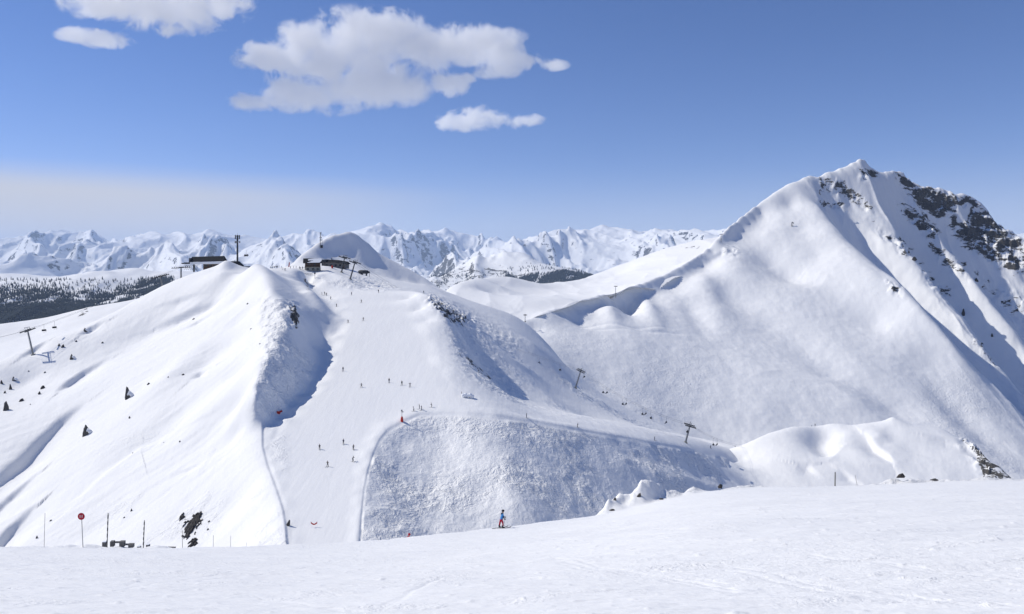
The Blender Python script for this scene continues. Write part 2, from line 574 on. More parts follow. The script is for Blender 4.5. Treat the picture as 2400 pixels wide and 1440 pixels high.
for q in dens(edge[1:], 8) + dens(dome, 6):
    ptsC.append((q[0] * (1 + 12 / q[1]), q[1] + 12, q[2] - 7))
    ptsC.append((q[0] * (1 + 60 / q[1]), q[1] + 60, q[2] - 42))
for p in [(820, 570, 556), (820, 600, 547), (850, 600, 552), (780, 590, 543), (760, 606, 530), (870, 625, 550), (900, 640, 548), (940, 657, 550), (780, 619, 528), (840, 626, 533), (880, 643, 535), (730, 617, 512), (980, 662, 556), (1000, 673, 552),
          # station bench
          (640, 629, 445), (665, 630, 452), (690, 631, 458), (720, 634, 462), (735, 637, 466), (755, 636, 468), (620, 630, 425), (600, 634, 440), (580, 632, 440), (800, 631, 490), (830, 634, 495),
          (770, 625, 478), (785, 632, 474), (800, 645, 466), (820, 660, 458), (840, 672, 448), (765, 640, 462), (775, 652, 452), (740, 648, 448), (800, 660, 446), (715, 647, 444), (760, 662, 440),
          (850, 645, 495), (870, 650, 490), (900, 662, 480), (870, 668, 462), (910, 676, 455), (940, 668, 490), (975, 680, 470), (960, 700, 408), (700, 641, 436), (660, 640, 430), (680, 645, 425), (690, 655, 420),
          ]:
    ptsC.append(P(*p))
# left hill: ridge above the piste, foot of its shaded east side, broad west slope
addC([(600, 622, 392), (612, 632, 384), (622, 650, 374), (628, 672, 360), (632, 700, 344), (645, 730, 330), (668, 755, 318), (672, 785, 304), (650, 805, 295), (630, 828, 284), (617, 855, 272), (605, 895, 261), (598, 935, 254), (600, 972, 251)], 3)
addC([(668, 700, 350), (690, 722, 338), (694, 745, 328), (684, 775, 312)], 3)
addC([PL(715, 660), PL(740, 692), PL(768, 720), PL(775, 742), PL(767, 775), PL(758, 815), PL(745, 850), PL(725, 900), PL(690, 935), PL(655, 966), PL(625, 992)], 4)
addC([PL(614, 1012), PL(614, 1050), PL(625, 1090), PL(640, 1130), PL(652, 1165), PL(662, 1200), PL(669, 1240), PL(671, 1290), PL(675, 1340)], 4)
for p in [(660, 650, 410), (640, 640, 405), (690, 672, 400), (716, 672, 412), (700, 690, 385), (728, 700, 385), (740, 730, 362), (735, 770, 340), (720, 800, 324), (705, 830, 302), (672, 830, 290),
          (675, 880, 277), (638, 908, 264)]:
    ptsC.append(P(*p))
cone = [(530, 612, 412)]
ptsC.append(P(*cone[0]))
for p in [(505, 632, 408), (548, 632, 408), (520, 640, 396), (565, 642, 400), (545, 660, 388), (490, 645, 400)]:
    ptsC.append(P(*p))
westedge = [(555, 640, 425), (500, 632, 425), (460, 641, 422), (420, 655, 419), (380, 671, 415), (320, 703, 408), (262, 737, 400), (215, 757, 392), (170, 777, 386), (100, 800, 376), (50, 822, 368), (0, 846, 360), (-120, 893, 345), (-300, 960, 330)]
addC(westedge, 5)
for q in dens(westedge, 10):
    ptsC.append((q[0] * (1 + 10 / q[1]), q[1] + 10, q[2] - 5))
    ptsC.append((q[0] * (1 + 70 / q[1]), q[1] + 70, q[2] - 45))
for p in [(580, 650, 380), (560, 700, 368), (500, 710, 380), (600, 720, 345), (560, 760, 338), (450, 760, 362), (610, 780, 312), (540, 810, 320), (360, 780, 372), (300, 800, 368), (400, 880, 305), (480, 860, 310), (560, 870, 287), (590, 830, 292), (220, 850, 352), (300, 925, 305),
          (150, 900, 334), (60, 900, 344), (0, 950, 322), (100, 970, 308), (480, 960, 268), (560, 950, 262), (400, 980, 274), (560, 1010, 250), (480, 1030, 255), (300, 1040, 268), (180, 1040, 282), (80, 1070, 282), (0, 1090, 275), (560, 1080, 232), (450, 1110, 237), (600, 1130, 218), (330, 1140, 240), (200, 1150, 248), (80, 1180, 250), (0, 1200, 250),
          (620, 1210, 200), (550, 1190, 214), (450, 1210, 218), (350, 1230, 220), (220, 1240, 228), (100, 1260, 230), (640, 1280, 185), (550, 1290, 194), (450, 1300, 199), (300, 1310, 206), (150, 1310, 215), (0, 1310, 222), (-150, 1310, 232), (-150, 1100, 275), (-250, 1200, 255),
          (300, 1420, 170), (600, 1420, 158), (0, 1420, 188), (-250, 1420, 205), (760, 1440, 150), (830, 1480, 140)]:
    ptsC.append(P(*p))
SCs = Sheet(ptsC, 2.2)


def featC(pix, width, amp, prof='gauss', y1=560):
    path = [SCs.hit(a, b, 150, y1) for a, b in pix]
    SCs.extra.append(line_feature(path, width, amp, prof))


SCs.extra.append(line_feature([P(*p)[:2] for p in lip[1:] + track[1:9]], 1.8, ([.22, .3, .18, .26, .2, .3, .22, .16] * 3)[:len(lip[1:] + track[1:9])], 'bank'))
# cornice, banks and wind gullies
featC([(600, 626), (618, 645), (626, 672), (632, 700), (648, 732), (670, 757), (673, 785), (650, 806), (630, 830), (617, 857), (605, 896), (598, 936)], 6, [1, 1.5, 2, 2.5, 3, 3.2, 2.0, 1.2, .8, .5, .3, .1], 'gauss', 420)
featC([(690, 660), (706, 672), (722, 690), (740, 712), (756, 735), (768, 765)], 6, [.5, 2.0, 3.5, 4.5, 4.0, 1.5], 'gauss', 430)
featC([(614, 1005), (614, 1050), (625, 1090), (640, 1130), (652, 1165), (662, 1200), (668, 1240), (671, 1275)][::-1], 2.6, [.8, .6, .45, .4, .4, .4, .5, .7], 'bank')
for pix, w, a in [([(255, 840), (200, 868), (165, 892), (140, 915)], 4.5, [-.3, -1.8, -2.0, -.4]),
                  ([(200, 945), (150, 980), (90, 1040), (30, 1100), (-10, 1135)], 6.0, [-.3, -2.2, -2.8, -2.6, -1.8]),
                  ([(90, 1110), (30, 1160), (-10, 1200)], 4.0, [-.4, -1.4, -1.2]),
                  ([(80, 1190), (30, 1235), (0, 1270)], 4.5, [-.6, -2.2, -2.2]),
                  ([(520, 700), (470, 725), (420, 745), (370, 770)], 4.5, [-.4, -1.8, -2.0, -.4]),
                  ([(470, 690), (420, 705), (385, 715)], 3.0, [-.3, -1.2, -.4]),
                  ([(500, 735), (460, 755), (430, 770)], 2.5, [-.2, -1.0, -.3]),
                  ([(245, 755), (215, 768), (190, 785)], 4.0, [-.4, -1.8, -.5]),
                  ([(110, 800), (80, 818), (50, 838)], 3.5, [-.3, -1.5, -.4]),
                  ([(490, 865), (470, 875), (450, 890)], 5.0, [-.3, -1.4, -.3]),
                  ([(520, 900), (430, 960), (340, 1040), (250, 1120)], 9.0, [-.3, -1.6, -1.8, -.4]),
                  ([(420, 1010), (330, 1060), (260, 1110), (180, 1180)], 7.0, [-.3, .9, .9, .3]),
                  ([(560, 760), (470, 820), (380, 900), (290, 980)], 9.0, [.3, 1.2, 1.2, .3]),
                  ([(480, 1085), (440, 1100), (400, 1115)], 1.6, [.0, -.5, 0])]:
    featC(pix[::-1], w, [v * 1.35 for v in a][::-1], 'asym' if w < 8 else 'gauss', 430)
featC([(760, 640), (790, 655), (820, 668), (845, 678)][::-1], 6, [.5, 2.5, 3.0, 1.0], 'gauss', 520)
featC([(1180, 832), (1240, 872), (1290, 905)], 6, [.5, 2.2, .6], 'gauss', 520)
featC([(1370, 925), (1410, 948), (1445, 965)], 5, [.5, 2.0, .4], 'gauss', 520)
featC([(1030, 990), (1050, 1040), (1080, 1100)], 7, [-.3, -1.4, -.3], 'gauss')
featC([(1180, 1050), (1195, 1130), (1215, 1200)], 7, [.3, 1.6, 2.2], 'gauss')
featC([(1430, 1085), (1530, 1120), (1640, 1150), (1700, 1160)], 6, [.3, 1.8, 2.4, 2.0], 'gauss')

DARK = [(840, 1300), (848, 1180), (862, 1100), (880, 1052), (905, 1015), (942, 992), (985, 972), (1100, 974), (1233, 988), (1353, 1010), (1534, 1041), (1700, 1071), (1800, 1090), (1800, 1300), (1200, 1320)]
FLANK = [(1000, 690), (1050, 700), (1150, 745), (1230, 790), (1330, 870), (1420, 945), (1500, 985), (1600, 1025), (1560, 1020), (1400, 988), (1230, 957), (1140, 930), (1085, 890), (1050, 800), (1020, 720)]
EAST = [(600, 690), (660, 700), (700, 745), (690, 790), (745, 850), (720, 905), (660, 975), (590, 985), (590, 900), (615, 830), (600, 760)]
BENCH = [(735, 645), (780, 655), (840, 640), (900, 655), (960, 675), (900, 685), (820, 680), (770, 670)]


def roughC(x, y, z):
    px, py = proj(x, y, z)
    d = 1 - sstep(-9, 0, polydist(px, py, DARK))
    k = 1 - sstep(-25, 15, polydist(px, py, FLANK))
    e = 1 - sstep(-20, 8, polydist(px, py, EAST))
    b = 1 - sstep(-10, 5, polydist(px, py, BENCH))
    patch = sstep(-0.5, 0.35, fbm(x * 0.02, y * 0.02, 3, 51))
    return d, k * patch, e * 0.8, b


def fineC(x, y, z):
    d, k, e, b = roughC(x, y, z)
    px, py = proj(x, y, z)
    n = fbm(x * 0.28, y * 0.28, 4, 31, 0.6)
    r = ridged(x * 0.11, y * 0.11, 4, 33) - 0.55
    groomed = 1 - sstep(-6, 8, polydist(px, py, [(690, 1300), (672, 1200), (625, 1060), (660, 980), (745, 870), (785, 730), (800, 688), (960, 690), (1030, 790), (1040, 880), (1100, 960), (900, 1000), (860, 1060), (836, 1300)]))
    flat = 1 - sstep(-40, -5, polydist(px, py, [(690, 1330), (672, 1200), (625, 1060), (660, 985), (745, 880), (785, 760), (800, 700), (960, 700), (1030, 790), (1045, 880), (1080, 962), (905, 1000), (866, 1060), (838, 1330)]))
    flat = flat * (1 - sstep(425, 436, y)) * sstep(-160, -120, x)
    out = (1 - groomed) * (0.35 * fbm(x * 0.03, y * 0.03, 3, 5) + 0.06 * fbm(x * 0.3, y * 0.3, 3, 6)) + flat * (-106.4 + 0.22 * y + 0.25 * fbm(x * 0.03, y * 0.02, 2, 7) - z)
    pt = 0.45 + 0.55 * sstep(-0.35, 0.3, fbm(x * 0.035, y * 0.035, 4, 57))
    out = out + d * pt * (0.20 * n + 0.34 * r) + d * 0.5 * fbm(x * 0.07, y * 0.07, 2, 66) + k * (0.28 * n + 0.4 * r) + e * (0.5 * n + 1.1 * r + 1.9 * fbm(x * 0.055, y * 0.055, 2, 64)) + b * 0.3 * (n + r)
    rk = np.exp(-(polydist(px, py, [(1012, 705), (1040, 722), (1070, 738), (1096, 752)], False) / 14) ** 2) + np.exp(-(polydist(px, py, [(680, 718), (688, 735), (694, 755)], False) / 14) ** 2)
    out = out + rk * 1.6 * (ridged(x * 0.18, y * 0.18, 4, 35) - 0.6)
    # wind streaks down the west slope
    ww = 1 - sstep(-40, 20, polydist(px, py, [(-200, 860), (260, 740), (460, 650), (560, 660), (600, 740), (590, 980), (600, 1010), (640, 1180), (660, 1290), (-200, 1290)]))
    s, q = x * 0.78 + y * 0.62, -x * 0.62 + y * 0.78
    out = out + ww * (0.09 * fbm(q * 0.4, s * 0.05, 3, 79) + 0.26 * fbm(q * 0.07, s * 0.02, 3, 71) * sstep(-.5, .5, fbm(x * .015, y * .015, 2, 75)) + 0.3 * np.maximum(ridged(q * 0.045, s * 0.012, 3, 73) - 0.95, 0))
    return out


SCs.extra.append(fineC)


def attrC(X, Y, Z):
    d, k, e, b = roughC(X, Y, Z)
    px, py = proj(X, Y, Z)
    pt = sstep(-0.35, 0.3, fbm(X * 0.035, Y * 0.035, 4, 57))
    r = np.maximum(np.maximum(d * (0.3 + 0.7 * pt), k * 0.5), np.maximum(e * 0.9, b * 0.6))
    scr = sstep(0.1, 0.6, fbm(X * 0.05, Y * 0.05, 3, 61)) * sstep(930, 1080, py) * sstep(690, 650, px) * sstep(120, 380, px) * 0.6
    rk = 1 - sstep(-6, 8, polydist(px, py, [(1008, 700), (1040, 712), (1085, 735), (1102, 752), (1085, 768), (1045, 748), (1015, 722)]))
    rk2 = 1 - sstep(-4, 6, polydist(px, py, [(678, 712), (692, 716), (700, 745), (695, 765), (682, 745)]))
    rk3 = 1 - sstep(-2, 4, polydist(px, py, [(1058, 800), (1075, 815), (1110, 850), (1155, 888), (1145, 890), (1095, 850), (1060, 815)]))
    rk4 = 1 - sstep(-1, 4, polydist(px, py, [(712, 652), (722, 660), (726, 690), (718, 680)]))
    return {'rough': np.maximum(np.maximum(r, scr), 0.03), 'rock': np.maximum(np.maximum(rk * 0.72, rk2 * 0.95), np.maximum(rk3 * 0.62, rk4 * 0.6))}


M_SNOW_C = snow_mat("piste_snow", 0.5, fine=0.03, rough=0.40, rock=True, rockscale=0.25, rough_scale=1.9, streak=(R(4), 0.04, 2.6, 0.16))


def keepC(X, Y, Z):
    px, py = proj(X, Y, Z)
    return (py < 1480)


grid_mesh("ski_hill", SCs, -300, 1960, 1.6, 148, 650, 0.0024, M_SNOW_C, attrC, keepC)

# ---------------------------------------------------------------- right-hand knoll
KY = 1.42      # the knoll stands this much farther than its first survey
kn = [(1706, 1066, 314), (1725, 1050, 306), (1760, 1035, 300), (1800, 1018, 303), (1850, 1003, 306), (1907, 998, 310), (1960, 994, 310), (2000, 997, 308), (2045, 990, 306),
      (2075, 984, 305), (2092, 978, 304), (2110, 985, 304), (2140, 997, 303), (2180, 1003, 302), (2215, 1008, 300), (2250, 1030, 295),
      (2285, 1050, 290), (2300, 1062, 286), (2320, 1083, 281), (2345, 1100, 276), (2370, 1120, 270), (2400, 1150, 264), (2460, 1200, 255)]
ptsB = []
for q in dens([(p[0], p[1], p[2] * KY) for p in kn], 4.0):
    ptsB.append(q)
    for e, dz in ((6, 4), (25, 18), (60, 45)):
        ptsB.append((q[0] * (1 + e / q[1]), q[1] + e, q[2] - dz))
for px in (1560, 1600, 1640, 1675):
    for py in (1078, 1095, 1115, 1140, 1165):
        p = SCs.hit(px, py, 250, 480)
        ptsB.append((p.x, p.y, p.z - 1.0 - (1675 - px) * .02))
for px, up in ((1712, .4), (1742, 2.5)):
    for py in (1085, 1105, 1130, 1160):
        p = SCs.hit(px, py, 250, 480)
        ptsB.append((p.x, p.y, p.z + up))
for px in range(1770, 2560, 60):
    ptsB.append(P(px, 1160, 262 * KY))
    ptsB.append(P(px, 1230, 235 * KY))
for p in [(1850, 1050, 290), (1900, 1040, 294), (1935, 1060, 287), (1970, 1040, 293), (1950, 1020, 301), (2010, 1016, 299), (2030, 1040, 290), (2060, 1068, 281),
          (2075, 1045, 290), (2092, 1010, 297), (2095, 1060, 284), (2150, 1060, 285), (2200, 1060, 284), (2240, 1070, 281), (2270, 1060, 284), (2285, 1085, 277), (2300, 1115, 270), (1850, 1100, 277), (1950, 1100, 276), (2050, 1110, 273), (2150, 1110, 272), (2220, 1110, 271),
          (2325, 1110, 284), (2350, 1130, 278), (1830, 1110, 275)]:
    ptsB.append(P(p[0], p[1], p[2] * KY))
SB = Sheet(ptsB, 2.0)


def featB(pix, width, amp, prof='gauss'):
    path = [SB.hit(a, b, 300, 443) for a, b in pix]
    SB.extra.append(line_feature(path, width * KY, [v * KY for v in amp], prof))


featB([(1928, 1008), (1922, 1030), (1938, 1055), (1960, 1062)], 5.0, [-2.0, -3.2, -2.6, -.5])
featB([(1950, 1006), (1985, 1020), (1960, 1050)], 4.0, [.8, .8, .4])
featB([(2022, 1020), (2045, 1045), (2075, 1065), (2090, 1085)], 3.2, [-.4, -2.4, -2.0, -.4], 'asym')
featB([(2035, 1010), (2062, 1030), (2080, 1045)], 4.0, [.8, 1.6, .8])
featB([(2170, 1020), (2215, 1030), (2250, 1042)], 3.0, [-.3, -1.4, -.6], 'asym')
featB([(1868, 1085), (1890, 1090), (1902, 1088)], 3.5, [-.5, -1.4, -.5], 'asym')
featB([(1965, 1100), (1990, 1118), (2015, 1135)], 2.5, [-.3, -1.2, -.6], 'asym')
featB([(2055, 1095), (2100, 1108), (2130, 1120)], 3.5, [-.2, -.9, -.3], 'asym')


def fineB(x, y, z):
    px, py = proj(x, y, z)
    k = np.exp(-(polydist(px, py, [(2262, 1034), (2285, 1052), (2298, 1080), (2312, 1100), (2320, 1120)], False) / 16) ** 2)
    return 0.35 * fbm(x * 0.05, y * 0.05, 3, 12) + 0.06 * fbm(x * 0.4, y * 0.4, 3, 14) + k * 2.2 * ridged(x * 0.11, y * 0.11, 4, 8) - k * 1.3


SB.extra.append(fineB)


def attrB(X, Y, Z):
    px, py = proj(X, Y, Z)
    poly = [(2250, 1028), (2285, 1046), (2312, 1068), (2335, 1088), (2375, 1118), (2400, 1150), (2310, 1150), (2300, 1105), (2288, 1078), (2290, 1062), (2268, 1045)]
    k = 1 - sstep(-4, 5, polydist(px, py, poly))
    return {'rough': 0.15 + 0 * X, 'rock': k * 0.95}


M_SNOW_B = snow_mat("wind_snow", 0.35, fine=0.05, rough=0.4, rock=True, rockscale=0.28)
grid_mesh("snow_knoll", SB, 1560, 2560, 1.5, 320, 530, 0.0022, M_SNOW_B, attrB)


# ---------------------------------------------------------------- shelf left of the hill
ptsL = []
Ledge = [(-300, 800, 620), (-150, 786, 630), (0, 771, 640), (100, 757, 650), (170, 748, 656), (188, 737, 658), (205, 723, 660), (262, 720, 660), (330, 705, 660), (420, 690, 660)]
for q in dens(Ledge, 8):
    ptsL += [q, (q[0] * (1 + 15 / q[1]), q[1] + 15, q[2] - 10), (q[0] * (1 + 90 / q[1]), q[1] + 90, q[2] - 80)]
for p in [(-300, 950, 400), (-150, 900, 430), (0, 850, 470), (60, 830, 490), (150, 795, 530), (262, 745, 590), (-100, 830, 530), (60, 785, 580), (330, 730, 600), (420, 720, 600), (0, 900, 400), (200, 850, 440)]:
    ptsL.append(P(*p))
SL = Sheet(ptsL, 4.0)
SL.extra.append(lambda x, y, z: 0.9 * fbm(x * 0.02, y * 0.02, 4, 81))


def attrL(X, Y, Z):
    px, py = proj(X, Y, Z)
    k = 1 - sstep(-2, 5, polydist(px, py, [(182, 742), (190, 733), (204, 722), (208, 728), (196, 740)]))
    return {'rough': 0.1 + 0 * X, 'rock': k}


grid_mesh("snow_shelf", SL, -320, 430, 2.0, 400, 760, 0.003, M_SNOW_B, attrL)

# ---------------------------------------------------------------- big mountain on the right
ridge = [(1225, 752, 735), (1250, 744, 745), (1300, 724, 775), (1350, 706, 805), (1400, 696, 835), (1440, 689, 862), (1480, 677, 885), (1510, 664, 902), (1560, 641, 930), (1600, 621, 952), (1640, 599, 980), (1668, 576, 998),
         (1690, 555, 1012), (1720, 525, 1040), (1750, 499, 1062), (1780, 475, 1082), (1810, 455, 1098), (1840, 437, 1112), (1868, 425, 1122), (1895, 412, 1132), (1915, 413, 1138), (1940, 402, 1146), (1960, 394, 1152), (1985, 385, 1158), (2010, 378, 1162), (2028, 382, 1164), (2045, 396, 1165),
         (2065, 404, 1168), (2082, 407, 1170), (2100, 405, 1176), (2150, 424, 1188), (2190, 436, 1194), (2228, 449, 1198), (2255, 447, 1200), (2290, 462, 1200), (2310, 480, 1196), (2330, 508, 1188), (2350, 527, 1180), (2372, 541, 1174), (2400, 560, 1166), (2500, 610, 1140), (2700, 690, 1100)]
ptsE = []
for q in dens(ridge, 9):
    ptsE.append(q)
    ptsE.append((q[0] * (1 + 18 / q[1]), q[1] + 18, q[2] - 14))
    ptsE.append((q[0] * (1 + 150 / q[1]), q[1] + 150, q[2] - 110))
for q in dens([(p[0], p[1] + (15 if 1350 < p[0] < 1800 else 8), p[2] - 9) for p in ridge[2:16]], 12):
    ptsE.append(q)


def addE(pts, step=12):
    ptsE.extend(dens(pts, step))


rib1 = [(1895, 416, 1128), (1905, 470, 1078), (1945, 520, 1030), (1990, 567, 985), (2040, 612, 940), (2090, 656, 902), (2140, 702, 868), (2200, 772, 824), (2300, 884, 766), (2400, 992, 716), (2500, 1090, 670)]
rib2 = [(2030, 392, 1160), (2052, 440, 1135), (2068, 490, 1108), (2110, 565, 1058), (2140, 605, 1030), (2175, 645, 1004), (2215, 695, 970), (2255, 745, 938), (2330, 850, 878), (2420, 962, 820), (2520, 1060, 770)]
rib3 = [(2092, 408, 1174), (2130, 470, 1160), (2160, 520, 1140), (2215, 605, 1098), (2260, 655, 1066), (2300, 705, 1034), (2390, 800, 980), (2470, 880, 930), (2600, 1000, 850)]
rib4 = [(2290, 466, 1196), (2300, 520, 1172), (2340, 590, 1140), (2400, 660, 1108), (2500, 760, 1050), (2650, 880, 980)]
for rb in (rib1, rib2, rib3, rib4):
    addE(rb, 9)


def gully(a, b, f, dz, y0, y1, n=14):
    A, B = np.array(dens(a, 4)), np.array(dens(b, 4))
    for Y in np.linspace(y0, y1, n):
        xa, za = np.interp(Y, A[::-1, 1], A[::-1, 0]), np.interp(Y, A[::-1, 1], A[::-1, 2])
        xb, zb = np.interp(Y, B[::-1, 1], B[::-1, 0]), np.interp(Y, B[::-1, 1], B[::-1, 2])
        g = sstep(y1, y1 - 60, Y)
        ptsE.append((xa + (xb - xa) * f, Y, zb - dz * g + (za - zb) * (1 - f) * 0.25))
        ptsE.append((xa + (xb - xa) * f * 0.5, Y, za + (zb - dz * g - za) * 0.62))


gully(rib1, rib2, 0.56, 17, 830, 1115)
gully(rib2, rib3, 0.50, 28, 880, 1130)
gully(rib3, rib4, 0.5, 16, 960, 1150)
for p in [(1250, 768, 728), (1300, 800, 695), (1300, 760, 735), (1380, 760, 765), (1450, 780, 745), (1450, 730, 805), (1520, 730, 830), (1600, 760, 800), (1600, 690, 880), (1650, 660, 915), (1700, 620, 955), (1700, 700, 890), (1750, 720, 872), (1750, 620, 960), (1800, 540, 1020), (1850, 480, 1075), (1850, 640, 945), (1880, 540, 1020), (1800, 780, 810),
          (1450, 880, 665), (1360, 850, 668), (1600, 860, 705), (1700, 800, 780), (1800, 850, 745), (1950, 780, 812), (1980, 680, 890), (1920, 600, 965), (2050, 760, 838), (2000, 860, 745), (2100, 850, 765), (2180, 850, 775),
          (1400, 905, 640), (1500, 960, 620), (1600, 960, 645), (1800, 960, 655), (2000, 930, 685), (2100, 960, 690), (2220, 940, 716), (2250, 1010, 668), (2000, 1015, 640), (1850, 1020, 630), (1700, 1040, 612), (1650, 1060, 590), (1500, 1040, 570), (1400, 1000, 570), (2300, 1060, 640), (2400, 1110, 624),
          (1800, 1100, 570), (2000, 1110, 570), (2200, 1130, 570), (2400, 1180, 560), (2600, 1200, 560), (1300, 860, 620), (1230, 800, 680), (1200, 790, 700), (2600, 1150, 640)]:
    ptsE.append(P(*p))
SE = Sheet(ptsE, 7.0)


def featE(pix, width, amp, prof='gauss'):
    path = [SE.hit(a, b, 565, 1195) for a, b in pix]
    SE.extra.append(line_feature(path, width, amp, prof))


featE([(1785, 505), (1790, 560), (1810, 610), (1860, 650), (1930, 662)], 22, [-2, -6, -9, -8, -2])
featE([(1720, 570), (1740, 640), (1800, 700)], 22, [3, 6, 2])
featE([(1440, 705), (1470, 715), (1480, 740)], 12, [-4, -8, -3])
featE([(1505, 690), (1520, 730), (1540, 770)], 12, [3, 7, 2])
featE([(1420, 710), (1430, 745), (1440, 765)], 11, [3, 7, 2])
featE([(1330, 728), (1350, 745), (1360, 760)], 10, [-3, -5, -2])
featE([(1580, 670), (1620, 720), (1650, 780)], 14, [-2, -5, -2])
featE([(1640, 640), (1670, 700), (1700, 770)], 16, [2, 5, 2])
featE([(1800, 600), (1850, 680), (1880, 760)], 26, [0, 4, 0])
featE([(1820, 770), (1950, 860), (2080, 940)], 26, [-3, -9, -5])
featE([(1700, 820), (1800, 880), (1900, 940)], 26, [0, 4, 0])
featE([(2150, 870), (2250, 960), (2320, 1030)], 20, [-2, -7, -5])
featE([(1280, 745), (1400, 762), (1530, 778), (1620, 785)], 2.2, [0, -.9, -.9, 0])
featE([(1300, 752), (1420, 772), (1600, 792)], 2.2, [0, -.7, 0])
featE([(1420, 765), (1500, 770), (1600, 772)], 2.2, [0, -.7, 0])
featE([(1650, 605), (1690, 592), (1725, 592)][::-1], 9, [1, 3, 2], 'asym')
featE([(2105, 425), (2135, 475), (2160, 522), (2212, 603), (2258, 655), (2300, 706), (2370, 780)], 15, [1, 7, 10, 14, 16, 16, 10])
featE([(2062, 600), (2110, 680), (2160, 740), (2230, 820), (2310, 910)], 11, [0, 4, 6, 6, 0])
featE([(2300, 640), (2350, 690), (2400, 740)], 14, [1, 9, 9])
featE([(1900, 425), (1925, 480), (1950, 520)], 8, [2, 4, 2])
ROCKS_E = [([(2100, 405), (2150, 424), (2228, 450), (2290, 462), (2330, 508), (2372, 541), (2400, 560), (2420, 640), (2380, 640), (2330, 620), (2280, 590), (2240, 560), (2225, 530), (2240, 500), (2200, 490), (2150, 470), (2120, 440)], 0.62),
           ([(2240, 520), (2330, 510), (2380, 560), (2400, 600), (2330, 600), (2260, 560)], 0.74),
           ([(1915, 412), (1960, 420), (2040, 470), (2050, 500), (1990, 470), (1930, 450)], 0.44),
           ([(2010, 395), (2050, 395), (2050, 415), (2015, 415)], 0.55), ([(1925, 472), (1975, 475), (1978, 488), (1930, 485)], 0.62),
           ([(2050, 520), (2150, 590), (2160, 620), (2080, 570)], 0.45), ([(2110, 480), (2160, 500), (2200, 540), (2190, 560), (2130, 520)], 0.62),
           ([(2090, 550), (2140, 600), (2110, 600)], 0.6), ([(2180, 570), (2260, 620), (2270, 650), (2200, 610)], 0.58), ([(2150, 440), (2240, 490), (2200, 510), (2140, 470)], 0.8),
           ([(2160, 630), (2230, 690), (2220, 700), (2170, 660)], 0.44), ([(2290, 640), (2400, 700), (2400, 760), (2320, 700)], 0.36), ([(2080, 660), (2110, 670), (2110, 690), (2085, 680)], 0.7),
           ([(1690, 585), (1725, 588), (1722, 597), (1690, 594)], 0.6), ([(2280, 790), (2350, 860), (2340, 870), (2280, 810)], 0.35)]


def rockE(X, Y, Z):
    px, py = proj(X, Y, Z)
    k = np.zeros(X.shape)
    for poly, a in ROCKS_E:
        b = [p[0] for p in poly], [p[1] for p in poly]
        s = (px > min(b[0]) - 30) & (px < max(b[0]) + 30) & (py > min(b[1]) - 30) & (py < max(b[1]) + 30)
        if s.any():
            v = (1 - sstep(-12, 12, polydist(px[s], py[s], poly))) * a
            k[s] = np.maximum(k[s], v)
    # bright pocket of snow in the cliff
    k *= sstep(-2, 6, polydist(px, py, [(2245, 490), (2268, 474), (2275, 485), (2262, 515), (2245, 520)]))
    return k


def fineE(x, y, z):
    px, py = proj(x, y, z)
    rt = sstep(-40, 60, x - np.interp(y, [700, 900, 1130], [475, 452, 436]))
    k = rockE(x, y, z)
    s = 0.8 * x + 0.0 * y
    o = 1.3 * fbm(x * 0.012, y * 0.012, 4, 91)
    o = o + rt * (5.5 * (ridged(x * 0.022 + 0.002 * y, y * 0.0055, 4, 93) - 0.8) + 0.8 * fbm(x * 0.05, y * 0.05, 3, 94))
    o = o + k * (6.0 * (ridged(x * 0.035, y * 0.045, 5, 95, 0.6) - 0.8) + 4.0 * fbm(x * 0.10, y * 0.10, 4, 97, .65))
    return o + 0.3 * fbm(x * 0.09, y * 0.09, 3, 96)


SE.extra.append(fineE)


def attrE(X, Y, Z):
    px, py = proj(X, Y, Z)
    tr = 1 - sstep(-60, 60, polydist(px, py, [(1240, 750), (1500, 770), (1650, 790), (1800, 900), (1750, 1000), (1500, 980), (1350, 890), (1270, 800)]))
    t2 = 1 - sstep(-50, 40, polydist(px, py, [(2130, 860), (2250, 850), (2420, 1000), (2420, 1200), (2230, 1100), (2150, 960)]))
    p = 0.35 + 0.65 * sstep(-0.4, 0.4, fbm(X * 0.012, Y * 0.012, 3, 99))
    return {'rough': np.maximum(0.10, np.maximum(tr * 0.42 * p, t2 * 0.5 * p)), 'rock': rockE(X, Y, Z)}


M_SNOW_E = snow_mat("mountain_snow", 2.0, fine=0.03, rough=0.42, rock=True, rockscale=0.075, rough_scale=2.6)
grid_mesh("mountain", SE, 1130, 2700, 1.8, 540, 1340, 0.0016, M_SNOW_E, attrE)

